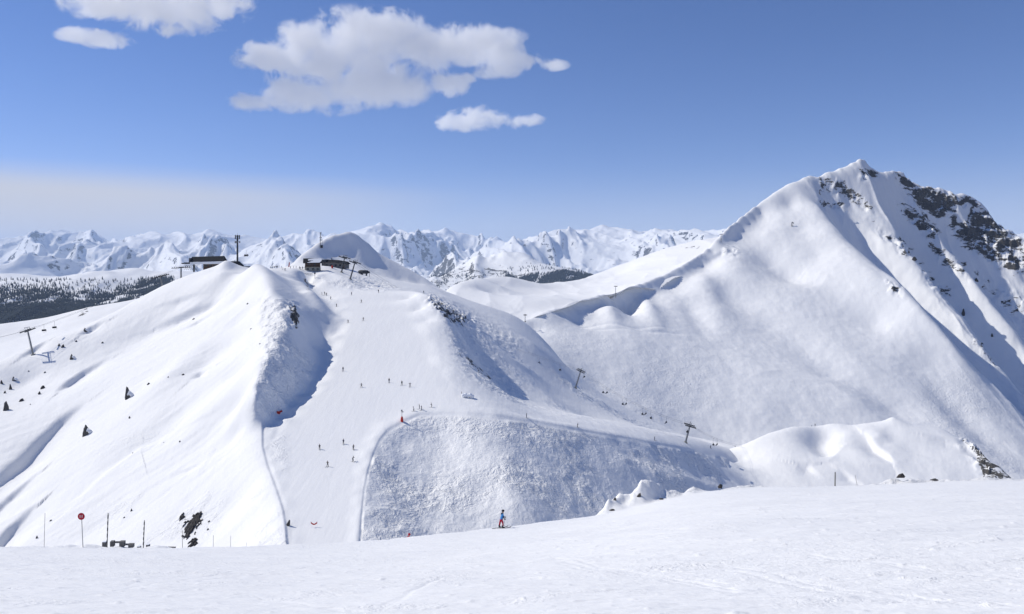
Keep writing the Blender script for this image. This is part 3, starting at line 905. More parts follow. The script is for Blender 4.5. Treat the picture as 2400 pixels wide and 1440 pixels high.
# ---------------------------------------------------------------- sunlit ridge behind the col
ptsF = []
Fr = [(900, 720, 900), (1020, 700, 960), (1060, 682, 1050), (1095, 668, 1120), (1130, 660, 1180), (1165, 655, 1230), (1190, 657, 1240), (1215, 668, 1250), (1250, 671, 1280), (1300, 670, 1320), (1350, 662, 1350), (1390, 650, 1380), (1430, 636, 1400), (1470, 621, 1410), (1520, 604, 1410), (1560, 592, 1400), (1600, 583, 1380), (1640, 574, 1350), (1690, 556, 1300), (1760, 560, 1300), (1900, 580, 1300)]
for q in dens(Fr, 18):
    ptsF += [q, (q[0] * (1 + 30 / q[1]), q[1] + 30, q[2] - 12), (q[0] * (1 + 250 / q[1]), q[1] + 250, q[2] - 190)]
for p in [(1060, 705, 900), (1120, 720, 850), (1200, 745, 790), (1225, 760, 770), (1150, 690, 1010), (1170, 670, 1120), (1230, 690, 1080), (1215, 728, 850), (1235, 718, 862), (1262, 708, 880), (1290, 702, 900), (1320, 700, 915), (1360, 702, 925), (1280, 728, 840), (1320, 722, 850), (1350, 716, 860),
          (1240, 673, 1150), (1285, 677, 1170), (1330, 673, 1200), (1380, 661, 1240), (1200, 672, 1130), (1440, 646, 1290), (1300, 693, 1020), (1380, 692, 1010), (1400, 670, 1150), (1450, 670, 1040), (1500, 640, 1150), (1550, 640, 1060), (1600, 610, 1150), (1640, 600, 1050), (1700, 600, 1050), (1450, 700, 880), (1550, 680, 900), (1650, 640, 950)]:
    ptsF.append(P(*p))
for q in dens(ridge[:9], 12):
    ptsF.append((q[0] * (1 + 5 / q[1]), q[1] + 5, q[2] - 2.0))
SF = Sheet(ptsF, 9.0)
SF.extra.append(lambda x, y, z: 0.9 * fbm(x * 0.008, y * 0.008, 4, 111) + 0.9 * (ridged(x * 0.02, y * 0.006, 3, 112) - 1.0))


def attrF(X, Y, Z):
    px, py = proj(X, Y, Z)
    k = 1 - sstep(-2, 5, polydist(px, py, [(1575, 582), (1600, 578), (1640, 576), (1640, 582), (1600, 585)]))
    k2 = 1 - sstep(-2, 4, polydist(px, py, [(1500, 598), (1530, 592), (1525, 602)]))
    return {'rough': 0.1 + 0 * X, 'rock': np.maximum(k, k2) * 0.7}


def keepF(X, Y, Z):
    px = HX + X / Y * F
    return (px > 1015) & (Y > np.interp(px, [1225, 1250, 1350, 1440, 1510, 1600, 1690, 1780], [720, 742, 802, 859, 899, 949, 1009, 1090]) - 12)


grid_mesh("snow_ridge", SF, 880, 1790, 2.2, 740, 1700, 0.003, M_SNOW_E, attrF, keepF)

# ---------------------------------------------------------------- wooded hills in the middle distance
ptsG = []
Gr = [(-600, 640, 4300), (-300, 640, 4200), (0, 643, 4100), (60, 646, 4100), (130, 647, 4050), (200, 641, 4100), (270, 634, 4150), (330, 631, 4200), (365, 640, 4200), (400, 637, 4250), (450, 640, 4300), (560, 640, 4300), (700, 650, 4300), (800, 670, 4300)]
for q in dens(Gr, 90):
    ptsG += [q, (q[0] * 1.03, q[1] * 1.03, q[2] - 10), (q[0] * 1.25, q[1] * 1.25, q[2] - 400)]
for p in [(-300, 690, 3600), (0, 690, 3650), (130, 690, 3600), (250, 680, 3700), (350, 680, 3700), (-300, 740, 3150), (0, 735, 3150), (150, 725, 3200), (300, 715, 3300), (0, 790, 2750), (-300, 800, 2750), (200, 770, 2850), (400, 740, 3000), (0, 860, 2400), (300, 840, 2450), (500, 700, 3500), (600, 780, 2700)]:
    ptsG.append(P(*p))
SG = Sheet(ptsG, 40.0)
SG.extra.append(lambda x, y, z: 22 * fbm(x * 0.0022, y * 0.0022, 4, 121) + 20 * (ridged(x * 0.003, y * 0.0012, 4, 122) - .8) * sstep(-30, -160, z))
ptsG2 = []
G2r = [(820, 700, 6600), (900, 700, 6500), (960, 682, 6500), (1010, 655, 6500), (1050, 630, 6600), (1090, 612, 6700), (1130, 603, 6800), (1170, 600, 6800), (1215, 593, 6700), (1240, 600, 6600), (1280, 617, 6450), (1320, 626, 6350), (1350, 632, 6300), (1390, 646, 6250), (1440, 668, 6200), (1520, 700, 6200), (1650, 740, 6200)]
for q in dens(G2r, 110):
    ptsG2 += [q, (q[0] * 1.03, q[1] * 1.03, q[2] - 40), (q[0] * 1.2, q[1] * 1.2, q[2] - 500)]
for p in [(1000, 700, 6000), (1100, 680, 5900), (1160, 640, 6300), (1210, 640, 6200), (1210, 680, 5600), (1300, 670, 5600), (1390, 680, 5600), (1100, 640, 6350), (1300, 645, 6000), (1200, 740, 5200), (1400, 740, 5200), (1000, 760, 5400), (1600, 780, 5400), (850, 760, 5800)]:
    ptsG2.append(P(*p))
SG2 = Sheet(ptsG2, 60.0)
SG2.extra.append(lambda x, y, z: 45 * (ridged(x * 0.0022 + y * .0004, y * 0.0009, 5, 131) - .8) * sstep(1400, 1150, HX + x / y * F + 60) + 14 * fbm(x * 0.003, y * 0.003, 4, 132))


def attrG2(X, Y, Z):
    px, py = proj(X, Y, Z)
    k = 1 - sstep(-20, 25, polydist(px, py, [(990, 690), (1020, 645), (1080, 620), (1150, 612), (1260, 640), (1200, 690)]))
    return {'rough': 0 * X, 'rock': k * 0.72}


M_SNOW_G = snow_mat("distant_snow", 14.0, fine=0.03, rough=0.3, rock=True, rockscale=0.02)
grid_mesh("wooded_plateau", SG, -700, 900, 4.0, 2300, 5600, 0.006, M_SNOW_G, lambda X, Y, Z: {'rough': 0 * X, 'rock': 0 * X})
grid_mesh("wooded_hill", SG2, 800, 1720, 2.5, 5100, 8200, 0.004, M_SNOW_G, attrG2)

# ---------------------------------------------------------------- the far range
sil = [(-500, 560), (-200, 565), (-60, 556), (0, 560), (22, 566), (60, 553), (105, 547), (150, 546), (190, 549), (235, 551), (250, 563), (285, 563), (330, 546), (355, 541), (380, 545), (405, 545), (430, 544), (452, 547), (488, 533), (512, 545), (540, 553), (575, 549), (615, 553), (640, 556), (690, 543), (705, 550), (740, 552), (775, 552), (810, 546), (840, 538), (866, 526), (893, 521), (912, 528), (940, 543), (972, 545), (992, 558), (1015, 568), (1060, 571), (1100, 575), (1145, 571), (1175, 562), (1205, 569), (1240, 554), (1262, 546), (1300, 534), (1335, 538), (1362, 541), (1390, 530), (1417, 521), (1432, 531), (1455, 534), (1480, 531), (1500, 541), (1542, 535), (1577, 532), (1605, 541), (1645, 545), (1690, 545), (1800, 550), (2000, 545), (2300, 550), (2700, 548)]
ptsH = []
sx, sy = [p[0] for p in sil], [p[1] for p in sil]


def YH(px):
    return np.interp(px, [-500, 0, 260, 300, 550, 780, 880, 980, 1100, 1250, 1700, 2700], [17000, 17000, 18500, 14500, 15500, 17000, 16000, 19000, 21000, 15000, 15500, 16000])


for px in np.arange(-500, 2701, 12):
    Y = float(YH(px))
    q = P(px, np.interp(px, sx, sy), Y)
    ptsH += [q, (q[0] * 1.25, q[1] * 1.25, q[2] - 900)]
for px in range(-500, 2701, 110):
    ptsH += [P(px, 640 + 12 * math.sin(px * .013), 9500), P(px, 700, 8200), P(px, 800, 7400)]
for px, py, Y in [(60, 600, 14000), (180, 590, 15000), (250, 612, 12500), (330, 590, 12500), (400, 572, 13800), (470, 590, 12500), (560, 585, 13000), (620, 580, 14000), (680, 585, 13000), (840, 570, 14000), (920, 562, 12800), (905, 600, 11000), (980, 590, 13500), (1050, 600, 15000), (1120, 590, 15500), (1200, 590, 13500), (1300, 560, 13500), (1350, 580, 12500), (1420, 560, 13800), (1450, 600, 12000), (1540, 570, 13000), (1600, 590, 11500), (1640, 570, 13500), (380, 610, 10800), (120, 625, 11500), (1250, 620, 11500)]:
    ptsH.append(P(px, py, Y))
SH = Sheet(ptsH, 120.0)


def fineH(x, y, z):
    px = HX + x / y * F
    dy = y - YH(px)
    w = 0.22 + 0.78 * (1 - np.exp(-(dy / 1500.0) ** 2))
    fl = sstep(8200, 11000, y)
    wx, wy = x + 500 * perlin(x * .0006, y * .0006, 150), y + 500 * perlin(x * .0006, y * .0006, 151)
    r = ridged(wx * 0.00036 + 0.00010 * wy, wy * 0.00018, 6, 141, 0.48) - 1.10
    r2 = ridged(wx * 0.0016 + .0003 * wy, wy * 0.00050, 4, 142, 0.5) - 0.8
    r3 = fbm(x * 0.006, y * 0.004, 3, 143, 0.6)
    w = 0.10 + 0.90 * (1 - np.exp(-(dy / 1500.0) ** 2))
    hi = sstep(-350, 350, z)
    return fl * (w * 420 * r + (0.28 + .72 * w) * (0.35 + .65 * hi) * 120 * r2 + hi * 14 * r3)


SH.extra.append(fineH)


def attrH(X, Y, Z):
    gy, gx = np.gradient(Z)
    dx = np.gradient(X, axis=1)
    st = np.abs(gx / np.maximum(dx, 1e-3))
    return {'rough': 0 * X, 'rock': np.clip(0.14 + 0.42 * sstep(0.7, 1.8, st), 0, .56)}


M_SNOW_H = snow_mat("range_snow", 60.0, fine=0.04, rough=0.3, rock=True, rockscale=0.008)
grid_mesh("mountain_range", SH, -560, 2760, 2.6, 7600, 26000, 0.0026, M_SNOW_H, attrH)

# ---------------------------------------------------------------- air between here and the far peaks
def boxmesh(x0, x1, y0, y1, z0, z1):
    v = [(x, y, z) for z in (z0, z1) for y in (y0, y1) for x in (x0, x1)]
    f = [(0, 2, 3, 1), (4, 5, 7, 6), (0, 1, 5, 4), (2, 6, 7, 3), (0, 4, 6, 2), (1, 3, 7, 5)]
    return v, f


hm, t = new_mat("haze")
pv = nd(t, 'ShaderNodeVolumePrincipled')
pv.inputs['Color'].default_value = (0.55, 0.72, 1.0, 1)
pv.inputs['Density'].default_value = 3.2e-5
pv.inputs['Anisotropy'].default_value = 0.0
o = nd(t, 'ShaderNodeOutputMaterial')
t.links.new(pv.outputs[0], o.inputs['Volume'])
zmin = LOW[0] - 1.0
me = bpy.data.meshes.new("haze")
hv, hf = boxmesh(-26000, 40000, -1500, 34000, zmin, 1420)
me.from_pydata(hv, [], hf)
me.materials.append(hm)
hz = bpy.data.objects.new("haze", me)
hz['kind'] = 'stuff'
COL.objects.link(hz)


# ---------------------------------------------------------------- clouds
def cloud(name, label, blobs, Y, depth, dens_, wisp=0.6):
    c = [P(b[0], b[1], Y + (b[4] if len(b) > 4 else 0)) for b in blobs]
    r = [(b[2] / F * Y, depth * min(1.0, b[3] / 50 + .25), b[3] / F * Y) for b in blobs]
    import bmesh
    bm = bmesh.new()
    for ci, ri in zip(c, r):
        m = Matrix.Translation(ci) @ Matrix.Diagonal((ri[0] * 1.4, ri[1] * 1.4, ri[2] * 1.4, 1))
        bmesh.ops.create_icosphere(bm, subdivisions=3, radius=1, matrix=m)
    me = bpy.data.meshes.new(name)
    bm.to_mesh(me)
    bm.free()
    ob = bpy.data.objects.new(name, me)
    COL.objects.link(ob)
    md = ob.modifiers.new("remesh", 'REMESH')
    md.mode, md.voxel_size = 'VOXEL', 22.0
    dg = bpy.context.evaluated_depsgraph_get()
    m2 = bpy.data.meshes.new_from_object(ob.evaluated_get(dg))
    ob.modifiers.clear()
    ob.data = m2
    mat, t = new_mat(name)
    g = nd(t, 'ShaderNodeNewGeometry')
    pos = g.outputs['Position']
    best = None
    for ci, ri in zip(c, r):
        s_ = nd(t, 'ShaderNodeVectorMath', operation='SUBTRACT')
        t.links.new(pos, s_.inputs[0])
        s_.inputs[1].default_value = ci
        d_ = nd(t, 'ShaderNodeVectorMath', operation='DIVIDE')
        t.links.new(s_.outputs[0], d_.inputs[0])
        d_.inputs[1].default_value = ri
        l_ = nd(t, 'ShaderNodeVectorMath', operation='LENGTH')
        t.links.new(d_.outputs[0], l_.inputs[0])
        v = l_.outputs['Value']
        if best is None:
            best = v
        else:
            n_ = nd(t, 'ShaderNodeMath', operation='SMOOTH_MIN')
            t.links.new(best, n_.inputs[0])
            t.links.new(v, n_.inputs[1])
            n_.inputs[2].default_value = 0.25
            best = n_.outputs[0]
    nz = nd(t, 'ShaderNodeTexNoise')
    nz.inputs['Scale'].default_value = 1 / 300.0
    nz.inputs['Detail'].default_value = 8
    nz.inputs['Roughness'].default_value = 0.67
    nz.inputs['Distortion'].default_value = 0.4
    t.links.new(pos, nz.inputs['Vector'])
    f = mth(t, 'SUBTRACT', mth(t, 'ADD', mth(t, 'SUBTRACT', 1.06, best), mth(t, 'MULTIPLY', mth(t, 'SUBTRACT', nz.outputs[0], 0.5), 4.2)), 0.0)
    dn = mth(t, 'MULTIPLY', mth(t, 'MULTIPLY', mrange(t, f, 0.0, wisp), mrange(t, best, 1.38, 1.1)), dens_)
    pv = nd(t, 'ShaderNodeVolumePrincipled')
    pv.inputs['Color'].default_value = (0.995, 0.995, 0.995, 1)
    pv.inputs['Anisotropy'].default_value = 0.0
    t.links.new(dn, pv.inputs['Density'])
    o = nd(t, 'ShaderNodeOutputMaterial')
    t.links.new(pv.outputs[0], o.inputs['Volume'])
    mat.cycles.volume_step_rate = 0.35
    ob.data.materials.clear()
    ob.data.materials.append(mat)
    ob['label'], ob['category'] = label, 'cloud'
    return ob


cloud("cloud", "largest white cloud, broad and ragged, in the middle of the blue sky",
      [(640, 135, 85, 32), (740, 105, 95, 52), (830, 80, 110, 52), (905, 75, 90, 45), (870, 130, 150, 70), (980, 115, 80, 50), (1050, 100, 80, 36), (1120, 108, 85, 40), (1185, 122, 55, 45), (1165, 165, 50, 20),
       (595, 240, 60, 20), (680, 215, 80, 42), (770, 215, 90, 46), (870, 205, 110, 42), (950, 215, 60, 30), (1062, 197, 48, 26), (760, 165, 110, 40), (1240, 142, 50, 17), (1290, 152, 40, 11)], 8200, 300, 0.0085)
cloud("cloud", "white cloud with a ragged lower edge cut off by the upper edge of the photo",
      [(235, 8, 78, 34), (330, 10, 100, 48), (420, 20, 90, 58), (510, 5, 75, 48), (400, 70, 40, 18), (185, 82, 48, 16), (245, 92, 62, 18)], 8600, 300, 0.008)
cloud("cloud", "small flat cloud drifting alone beneath the largest cloud",
      [(1070, 285, 52, 22), (1120, 276, 48, 26), (1165, 285, 55, 20), (1225, 284, 46, 16)], 8900, 220, 0.009)
#@@OBJECTS@@
# ---------------------------------------------------------------- woods on the far hills
M_FOREST = plain("conifer_needles", (0.016, 0.027, 0.034), 0.8, var=0.4, scale=0.05)  # bluish tint puts the cool ambient of winter shade into the needle colour


def forest(name, sheet, dens_fn, px0, px1, y0, y1, n, hmin, hmax, seed):
    rng = np.random.RandomState(seed)
    Y = np.sqrt(rng.uniform(y0 * y0, y1 * y1, n))
    X = (rng.uniform(px0, px1, n) - HX) / F * Y
    Z = sheet.z(X, Y)
    px, py = proj(X, Y, Z)
    cl = fbm(X * 0.006, Y * 0.006, 3, seed)
    k = rng.uniform(0, 1, n) < dens_fn(px, py, cl)
    X, Y, Z = X[k], Y[k], Z[k]
    m = len(X)
    h = rng.uniform(hmin, hmax, m)
    ns = 6
    a = np.linspace(0, 2 * math.pi, ns, endpoint=False)
    V = np.zeros((m, 2 * ns + 2, 3), np.float32)
    for j in range(ns):
        rj = h * 0.2 * rng.uniform(0.8, 1.2, m)
        V[:, j] = np.stack([X + rj * math.cos(a[j]), Y + rj * math.sin(a[j]), Z + h * 0.02], -1)
        V[:, ns + 1 + j] = np.stack([X + rj * .62 * math.cos(a[j] + .5), Y + rj * .62 * math.sin(a[j] + .5), Z + h * 0.42], -1)
    V[:, ns] = np.stack([X, Y, Z + h * 0.66], -1)
    V[:, 2 * ns + 1] = np.stack([X, Y, Z + h], -1)
    fc = []
    for j in range(ns):
        fc.append((j, (j + 1) % ns, ns))
        fc.append((ns + 1 + j, ns + 1 + (j + 1) % ns, 2 * ns + 1))
    fc = np.array(fc)
    Fc = (fc[None] + (np.arange(m) * (2 * ns + 2))[:, None, None]).reshape(-1, 3)
    me = bpy.data.meshes.new(name)
    me.vertices.add(V.shape[0] * V.shape[1])
    me.vertices.foreach_set('co', V.ravel())
    me.loops.add(len(Fc) * 3)
    me.loops.foreach_set('vertex_index', Fc.ravel().astype(np.int32))
    me.polygons.add(len(Fc))
    me.polygons.foreach_set('loop_start', (np.arange(len(Fc)) * 3).astype(np.int32))
    me.materials.append(M_FOREST)
    me.update(calc_edges=True)
    o = bpy.data.objects.new(name, me)
    o['kind'] = 'stuff'
    COL.objects.link(o)


def densG(px, py, cl):
    d = 1 - sstep(-14, 10, polydist(px, py, [(-400, 725), (-60, 720), (0, 738), (40, 715), (100, 712), (130, 728), (165, 712), (190, 716), (196, 770), (190, 800), (-400, 830)]))
    d2 = 1 - sstep(-14, 10, polydist(px, py, [(195, 705), (240, 690), (300, 690), (330, 660), (400, 650), (420, 690), (300, 740), (250, 730), (200, 760)]))
    sp = sstep(660, 722, py) * 0.5
    return np.maximum(np.maximum(d * 0.95, d2 * 0.75 * sstep(-.3, .25, cl)), sp * sstep(-0.25, 0.35, cl) + 0.03 * (py > 655))


forest("forest", SG, densG, -320, 470, 2500, 4000, 130000, 10, 17, 5)


def densG2(px, py, cl):
    d = 1 - sstep(-3, 3, polydist(px, py, [(1255, 672), (1265, 655), (1290, 640), (1320, 634), (1350, 640), (1395, 648), (1450, 668), (1500, 700), (1240, 700)]))
    d2 = 1 - sstep(-3, 4, polydist(px, py, [(1185, 640), (1215, 655), (1240, 645), (1262, 642), (1248, 690), (1215, 680), (1190, 665)]))
    hole = sstep(0, 3, polydist(px, py, [(1325, 650), (1345, 648), (1342, 655), (1327, 655)]))
    sp = sstep(600, 640, py) * 0.10 * sstep(1140, 1190, px)
    s2 = sstep(1000, 1020, px) * sstep(1190, 1130, px) * sstep(630, 660, py) * .3
    return np.maximum(np.maximum(d, d2 * .9) * hole, (sp + s2) * sstep(-.3, .5, cl))


forest("forest", SG2, densG2, 980, 1520, 5200, 6700, 60000, 12, 20, 6)

# ================================================================== THINGS
import bmesh


class MB:
    """collects simple solids and links them as ONE mesh object"""

    def __init__(self):
        self.v, self.f = [], []

    def add(self, vs, fs, M=None):
        n = len(self.v)
        self.v += [tuple(M @ Vector(p)) if M else tuple(p) for p in vs]
        self.f += [tuple(n + i for i in f) for f in fs]
        return self

    def box(self, c, s, M=None, taper=1.0):
        x, y, z = (k / 2 for k in s)
        vs = [(c[0] + dx * x * (taper if dz > 0 else 1), c[1] + dy * y * (taper if dz > 0 else 1), c[2] + dz * z) for dz in (-1, 1) for dy in (-1, 1) for dx in (-1, 1)]
        return self.add(vs, [(0, 2, 3, 1), (4, 5, 7, 6), (0, 1, 5, 4), (2, 6, 7, 3), (0, 4, 6, 2), (1, 3, 7, 5)], M)

    def tube(self, path, r, n=8, M=None):
        path = [Vector(p) for p in path]
        rs = r if hasattr(r, '__len__') else [r] * len(path)
        vs, fs = [], []
        for i, p in enumerate(path):
            d = (path[min(i + 1, len(path) - 1)] - path[max(i - 1, 0)]).normalized()
            a = d.orthogonal().normalized() if i == 0 else (a - d * a.dot(d)).normalized()
            b = d.cross(a)
            for k in range(n):
                t = 2 * math.pi * k / n
                vs.append(p + (a * math.cos(t) + b * math.sin(t)) * rs[i])
        for i in range(len(path) - 1):
            for k in range(n):
                fs.append((i * n + k, i * n + (k + 1) % n, (i + 1) * n + (k + 1) % n, (i + 1) * n + k))
        fs.append(tuple(range(n))[::-1])
        fs.append(tuple((len(path) - 1) * n + k for k in range(n)))
        return self.add(vs, fs, M)

    def prism(self, poly, axis_from, axis_to, M=None):
        """polygon given in (a, z) extruded along y from axis_from to axis_to"""
        n = len(poly)
        vs = [(p[0], axis_from, p[1]) for p in poly] + [(p[0], axis_to, p[1]) for p in poly]
        fs = [tuple(range(n)), tuple(range(n, 2 * n))[::-1]] + [(i, n + i, n + (i + 1) % n, (i + 1) % n) for i in range(n)]
        return self.add(vs, fs, M)

    def build(self, name, mat, parent=None, smooth=False):
        me = bpy.data.meshes.new(name)
        me.from_pydata(self.v, [], self.f)
        bm = bmesh.new()
        bm.from_mesh(me)
        bmesh.ops.recalc_face_normals(bm, faces=bm.faces)
        bm.to_mesh(me)
        bm.free()
        if smooth:
            me.polygons.foreach_set('use_smooth', [True] * len(me.polygons))
        me.materials.append(mat)
        o = bpy.data.objects.new(name, me)
        COL.objects.link(o)
        if parent:
            o.parent = parent
        return o


def tag(o, label, cat, group=None):
    o['label'], o['category'] = label, cat
    if group:
        o['group'] = group
    return o


def thing(name, label, cat, loc, rot=(0, 0, 0), group=None):
    o = bpy.data.objects.new(name, None)
    o.empty_display_size = 0.3
    COL.objects.link(o)
    o.location, o.rotation_euler = loc, rot
    return tag(o, label, cat, group)


def copy_tree(o, parent=None):
    c = o.copy()
    COL.objects.link(c)
    c.parent = parent
    for ch in list(o.children):
        copy_tree(ch, c)
    return c


M_STEEL = plain("galvanised_steel", (0.23, 0.24, 0.25), 0.5, 0.3, 0.2, 3)
M_DSTEEL = plain("dark_painted_steel", (0.045, 0.05, 0.055), 0.5, 0.2, 0.3, 3)
M_BLACK = plain("black_fabric", (0.018, 0.02, 0.026), 0.8, 0, 0.3, 12)
M_ROCK = plain("mountain_rock", (0.085, 0.08, 0.075), 0.85, 0, 0.55, 1.6)
M_ROCKD = plain("dark_shale", (0.06, 0.055, 0.052), 0.85, 0, 0.5, 2.5)
M_SNOWC = plain("settled_snow", (0.82, 0.84, 0.87), 0.7, 0, 0.03, 2)
M_WOOD = plain("weathered_timber", (0.10, 0.062, 0.042), 0.8, 0, 0.4, 2)
M_GREYWOOD = plain("grey_timber", (0.16, 0.155, 0.15), 0.8, 0, 0.3, 5)
M_STONE = plain("pale_render", (0.34, 0.33, 0.28), 0.85, 0, 0.2, 2)
M_ROOF = plain("dark_roofing", (0.018, 0.020, 0.024), 0.95, 0, 0.3, 1.2)
M_GLASS = plain("window_glass", (0.02, 0.03, 0.04), 0.15, 0, 0.2, 1)
M_RED = plain("red_paint", (0.42, 0.012, 0.03), 0.45, 0, 0.12, 5)
M_REDPAD = plain("red_padding", (0.50, 0.035, 0.02), 0.6, 0, 0.2, 6)
M_WHITE = plain("white_paint", (0.8, 0.8, 0.8), 0.5, 0, 0.03, 5)
M_PINK = plain("faded_pink_cloth", (0.65, 0.25, 0.25), 0.7, 0, 0.15, 5)
M_BAMBOO = plain("weathered_cane", (0.22, 0.21, 0.18), 0.7, 0, 0.3, 5)
M_BLUE = plain("blue_jacket", (0.05, 0.22, 0.52), 0.6, 0, 0.25, 9)
M_NAVY = plain("navy_fabric", (0.02, 0.03, 0.09), 0.7, 0, 0.25, 9)
M_TROUSER = plain("red_trousers", (0.38, 0.006, 0.03), 0.6, 0, 0.25, 9)
M_GREY = plain("grey_fabric", (0.12, 0.12, 0.13), 0.7, 0, 0.25, 9)
M_GREEN = plain("dark_green_fabric", (0.025, 0.05, 0.04), 0.7, 0, 0.25, 9)
M_BROWN = plain("brown_fabric", (0.07, 0.045, 0.03), 0.7, 0, 0.25, 9)
M_SKIN = plain("skin", (0.45, 0.26, 0.18), 0.6, 0, 0.1, 9)
M_GOGGLE = plain("goggle_lens", (0.03, 0.02, 0.015), 0.15, 0, 0.1, 5)


# ---------------------------------------------------------------- people
def skinned(joints, bones, levels=1):
    me = bpy.data.meshes.new("body")
    me.from_pydata([j[:3] for j in joints], bones, [])
    ob = bpy.data.objects.new("body", me)
    COL.objects.link(ob)
    sk = ob.modifiers.new("skin", 'SKIN')
    sk.use_smooth_shade = True
    for i, j in enumerate(joints):
        d = me.skin_vertices[0].data[i]
        d.radius = (j[3], j[4] if len(j) > 4 else j[3])
        d.use_root = i == 0
    ss = ob.modifiers.new("sub", 'SUBSURF')
    ss.levels = ss.render_levels = levels
    dg = bpy.context.evaluated_depsgraph_get()
    m2 = bpy.data.meshes.new_from_object(ob.evaluated_get(dg))
    bpy.data.objects.remove(ob)
    return m2


def person_body(lean, bend, arms, legs):
    """facing +X. lean: forward offset of the chest; bend: knee bend; arms/legs: pose"""
    k = bend
    hz_ = 0.93 - 0.18 * k
    J = [(-0.05 * k, 0, hz_, .15, .12), (0.02 + lean * .5, 0, hz_ + .25, .15, .115), (lean, 0, hz_ + .43, .17, .12), (lean + .05, 0, hz_ + .56, .065), (lean + .08, 0, hz_ + .66, .085, .08), (lean + .09, 0, hz_ + .76, .09, .085)]
    B = [(0, 1), (1, 2), (2, 3), (3, 4), (4, 5)]
    hands = []
    for s in (-1, 1):
        a = arms[(s + 1) // 2]
        n = len(J)
        sh = (lean, s * .19, hz_ + .46)
        J += [(sh[0], sh[1], sh[2], .075), (sh[0] + a[0][0], sh[1] + s * a[0][1], sh[2] + a[0][2], .055), (sh[0] + a[1][0], sh[1] + s * a[1][1], sh[2] + a[1][2], .04)]
        B += [(2, n), (n, n + 1), (n + 1, n + 2)]
        hands.append(Vector(J[-1][:3]))
    for s in (-1, 1):
        lg = legs[(s + 1) // 2]
        n = len(J)
        J += [(-0.05 * k, s * .10, hz_ - .08, .11), (lg[0] + .14 * k, s * (.11 + lg[1] * .5), .48 - .05 * k, .085), (lg[0] - .02, s * (.11 + lg[1]), .12, .07), (lg[0] + .16, s * (.11 + lg[1]), .06, .055)]
        B += [(0, n), (n, n + 1), (n + 1, n + 2), (n + 2, n + 3)]
    return skinned(J, B), J, hands


ARM_SKI = [[(.10, .10, -.24), (.32, .08, -.34)]] * 2
ARM_OUT = [[(.02, .22, -.16), (.10, .42, -.26)]] * 2
ARM_DOWN = [[(.0, .06, -.28), (.06, .06, -.54)]] * 2
POSES = {}


def person_template(key, lean, bend, arms, legs, top, bottom, hat, skis):
    me, J, hands = person_body(lean, bend, arms, legs)
    me.name = "person"
    for m in (bottom, top, M_SKIN, M_BLACK):
        me.materials.append(m)
    hip = J[0][2]
    for p in me.polygons:
        z, y = p.center.z, abs(p.center.y)
        gl = any((p.center - h).length < .09 for h in hands)
        p.material_index = 3 if gl or z < .17 else (0 if z < hip + .05 and y < .22 else (2 if z > hip + .55 and p.center.x > lean + .02 else 1))
        if z > hip + .30 and y > .16:
            p.material_index = 3 if gl else 1
    POSES[key] = (me, J, hat, skis, hands)


def helmet_mb(J, r=.125):
    c = Vector(J[5][:3]) + Vector((-.01, 0, 0))
    m = MB()
    n, rings = 10, 5
    vs, fs = [], []
    for i in range(rings + 1):
        t = math.pi * 0.56 * i / rings
        for k in range(n):
            a = 2 * math.pi * k / n
            vs.append(c + Vector((r * 1.1 * math.sin(t) * math.cos(a), r * .95 * math.sin(t) * math.sin(a), r * math.cos(t) + .0)))
    for i in range(rings):
        for k in range(n):
            fs.append((i * n + k, i * n + (k + 1) % n, (i + 1) * n + (k + 1) % n, (i + 1) * n + k))
    return m.add(vs, fs)


def ski_mb(J, s, L=1.7):
    an = J[12 + 4 * ((s + 1) // 2) + 2]
    m = MB()
    x0, y0 = an[0] + .05, an[1]
    pts = [(-.48 * L, .0), (-.1, .0), (.34 * L, 0), (.46 * L, .03), (.52 * L, .11)]
    vs, fs = [], []
    for (x, z), w in zip(pts, (.045, .036, .05, .055, .02)):
        vs += [(x0 + x, y0 - w, z + .005), (x0 + x, y0 + w, z + .005), (x0 + x, y0 + w, z + .03), (x0 + x, y0 - w, z + .03)]
    for i in range(len(pts) - 1):
        a = i * 4
        for k in range(4):
            fs.append((a + k, a + (k + 1) % 4, a + 4 + (k + 1) % 4, a + 4 + k))
    fs += [(3, 2, 1, 0), tuple(len(vs) - 4 + k for k in range(4))]
    return m.add(vs, fs)


LEG_N = [(0, 0.02), (0, 0.02)]
LEG_STEP = [(.16, 0.02), (-.10, 0.02)]
LEG_WIDE = [(0.05, .14), (-.05, .14)]
person_template('ski', .16, .8, ARM_SKI, LEG_N, M_BLACK, M_BLACK, M_BLACK, True)
person_template('ski_blue', .12, .5, ARM_SKI, LEG_STEP, M_NAVY, M_BLACK, M_DSTEEL, True)
person_template('ski_grey', .14, .6, ARM_OUT, LEG_WIDE, M_GREY, M_BLACK, M_BLACK, True)
person_template('stand', .02, .1, ARM_DOWN, LEG_N, M_BLACK, M_NAVY, M_BLACK, True)
person_template('stand_brown', .02, .1, ARM_OUT, LEG_WIDE, M_BROWN, M_BLACK, M_GREY, True)
person_template('stand_green', .04, .15, ARM_DOWN, LEG_WIDE, M_GREEN, M_BLACK, M_BLACK, True)
person_template('stand_red', .03, .15, ARM_DOWN, LEG_N, M_RED, M_BLACK, M_RED, True)
person_template('stand_pale', .03, .15, ARM_OUT, LEG_N, M_GREY, M_GREY, M_WHITE, True)
_parts = {}


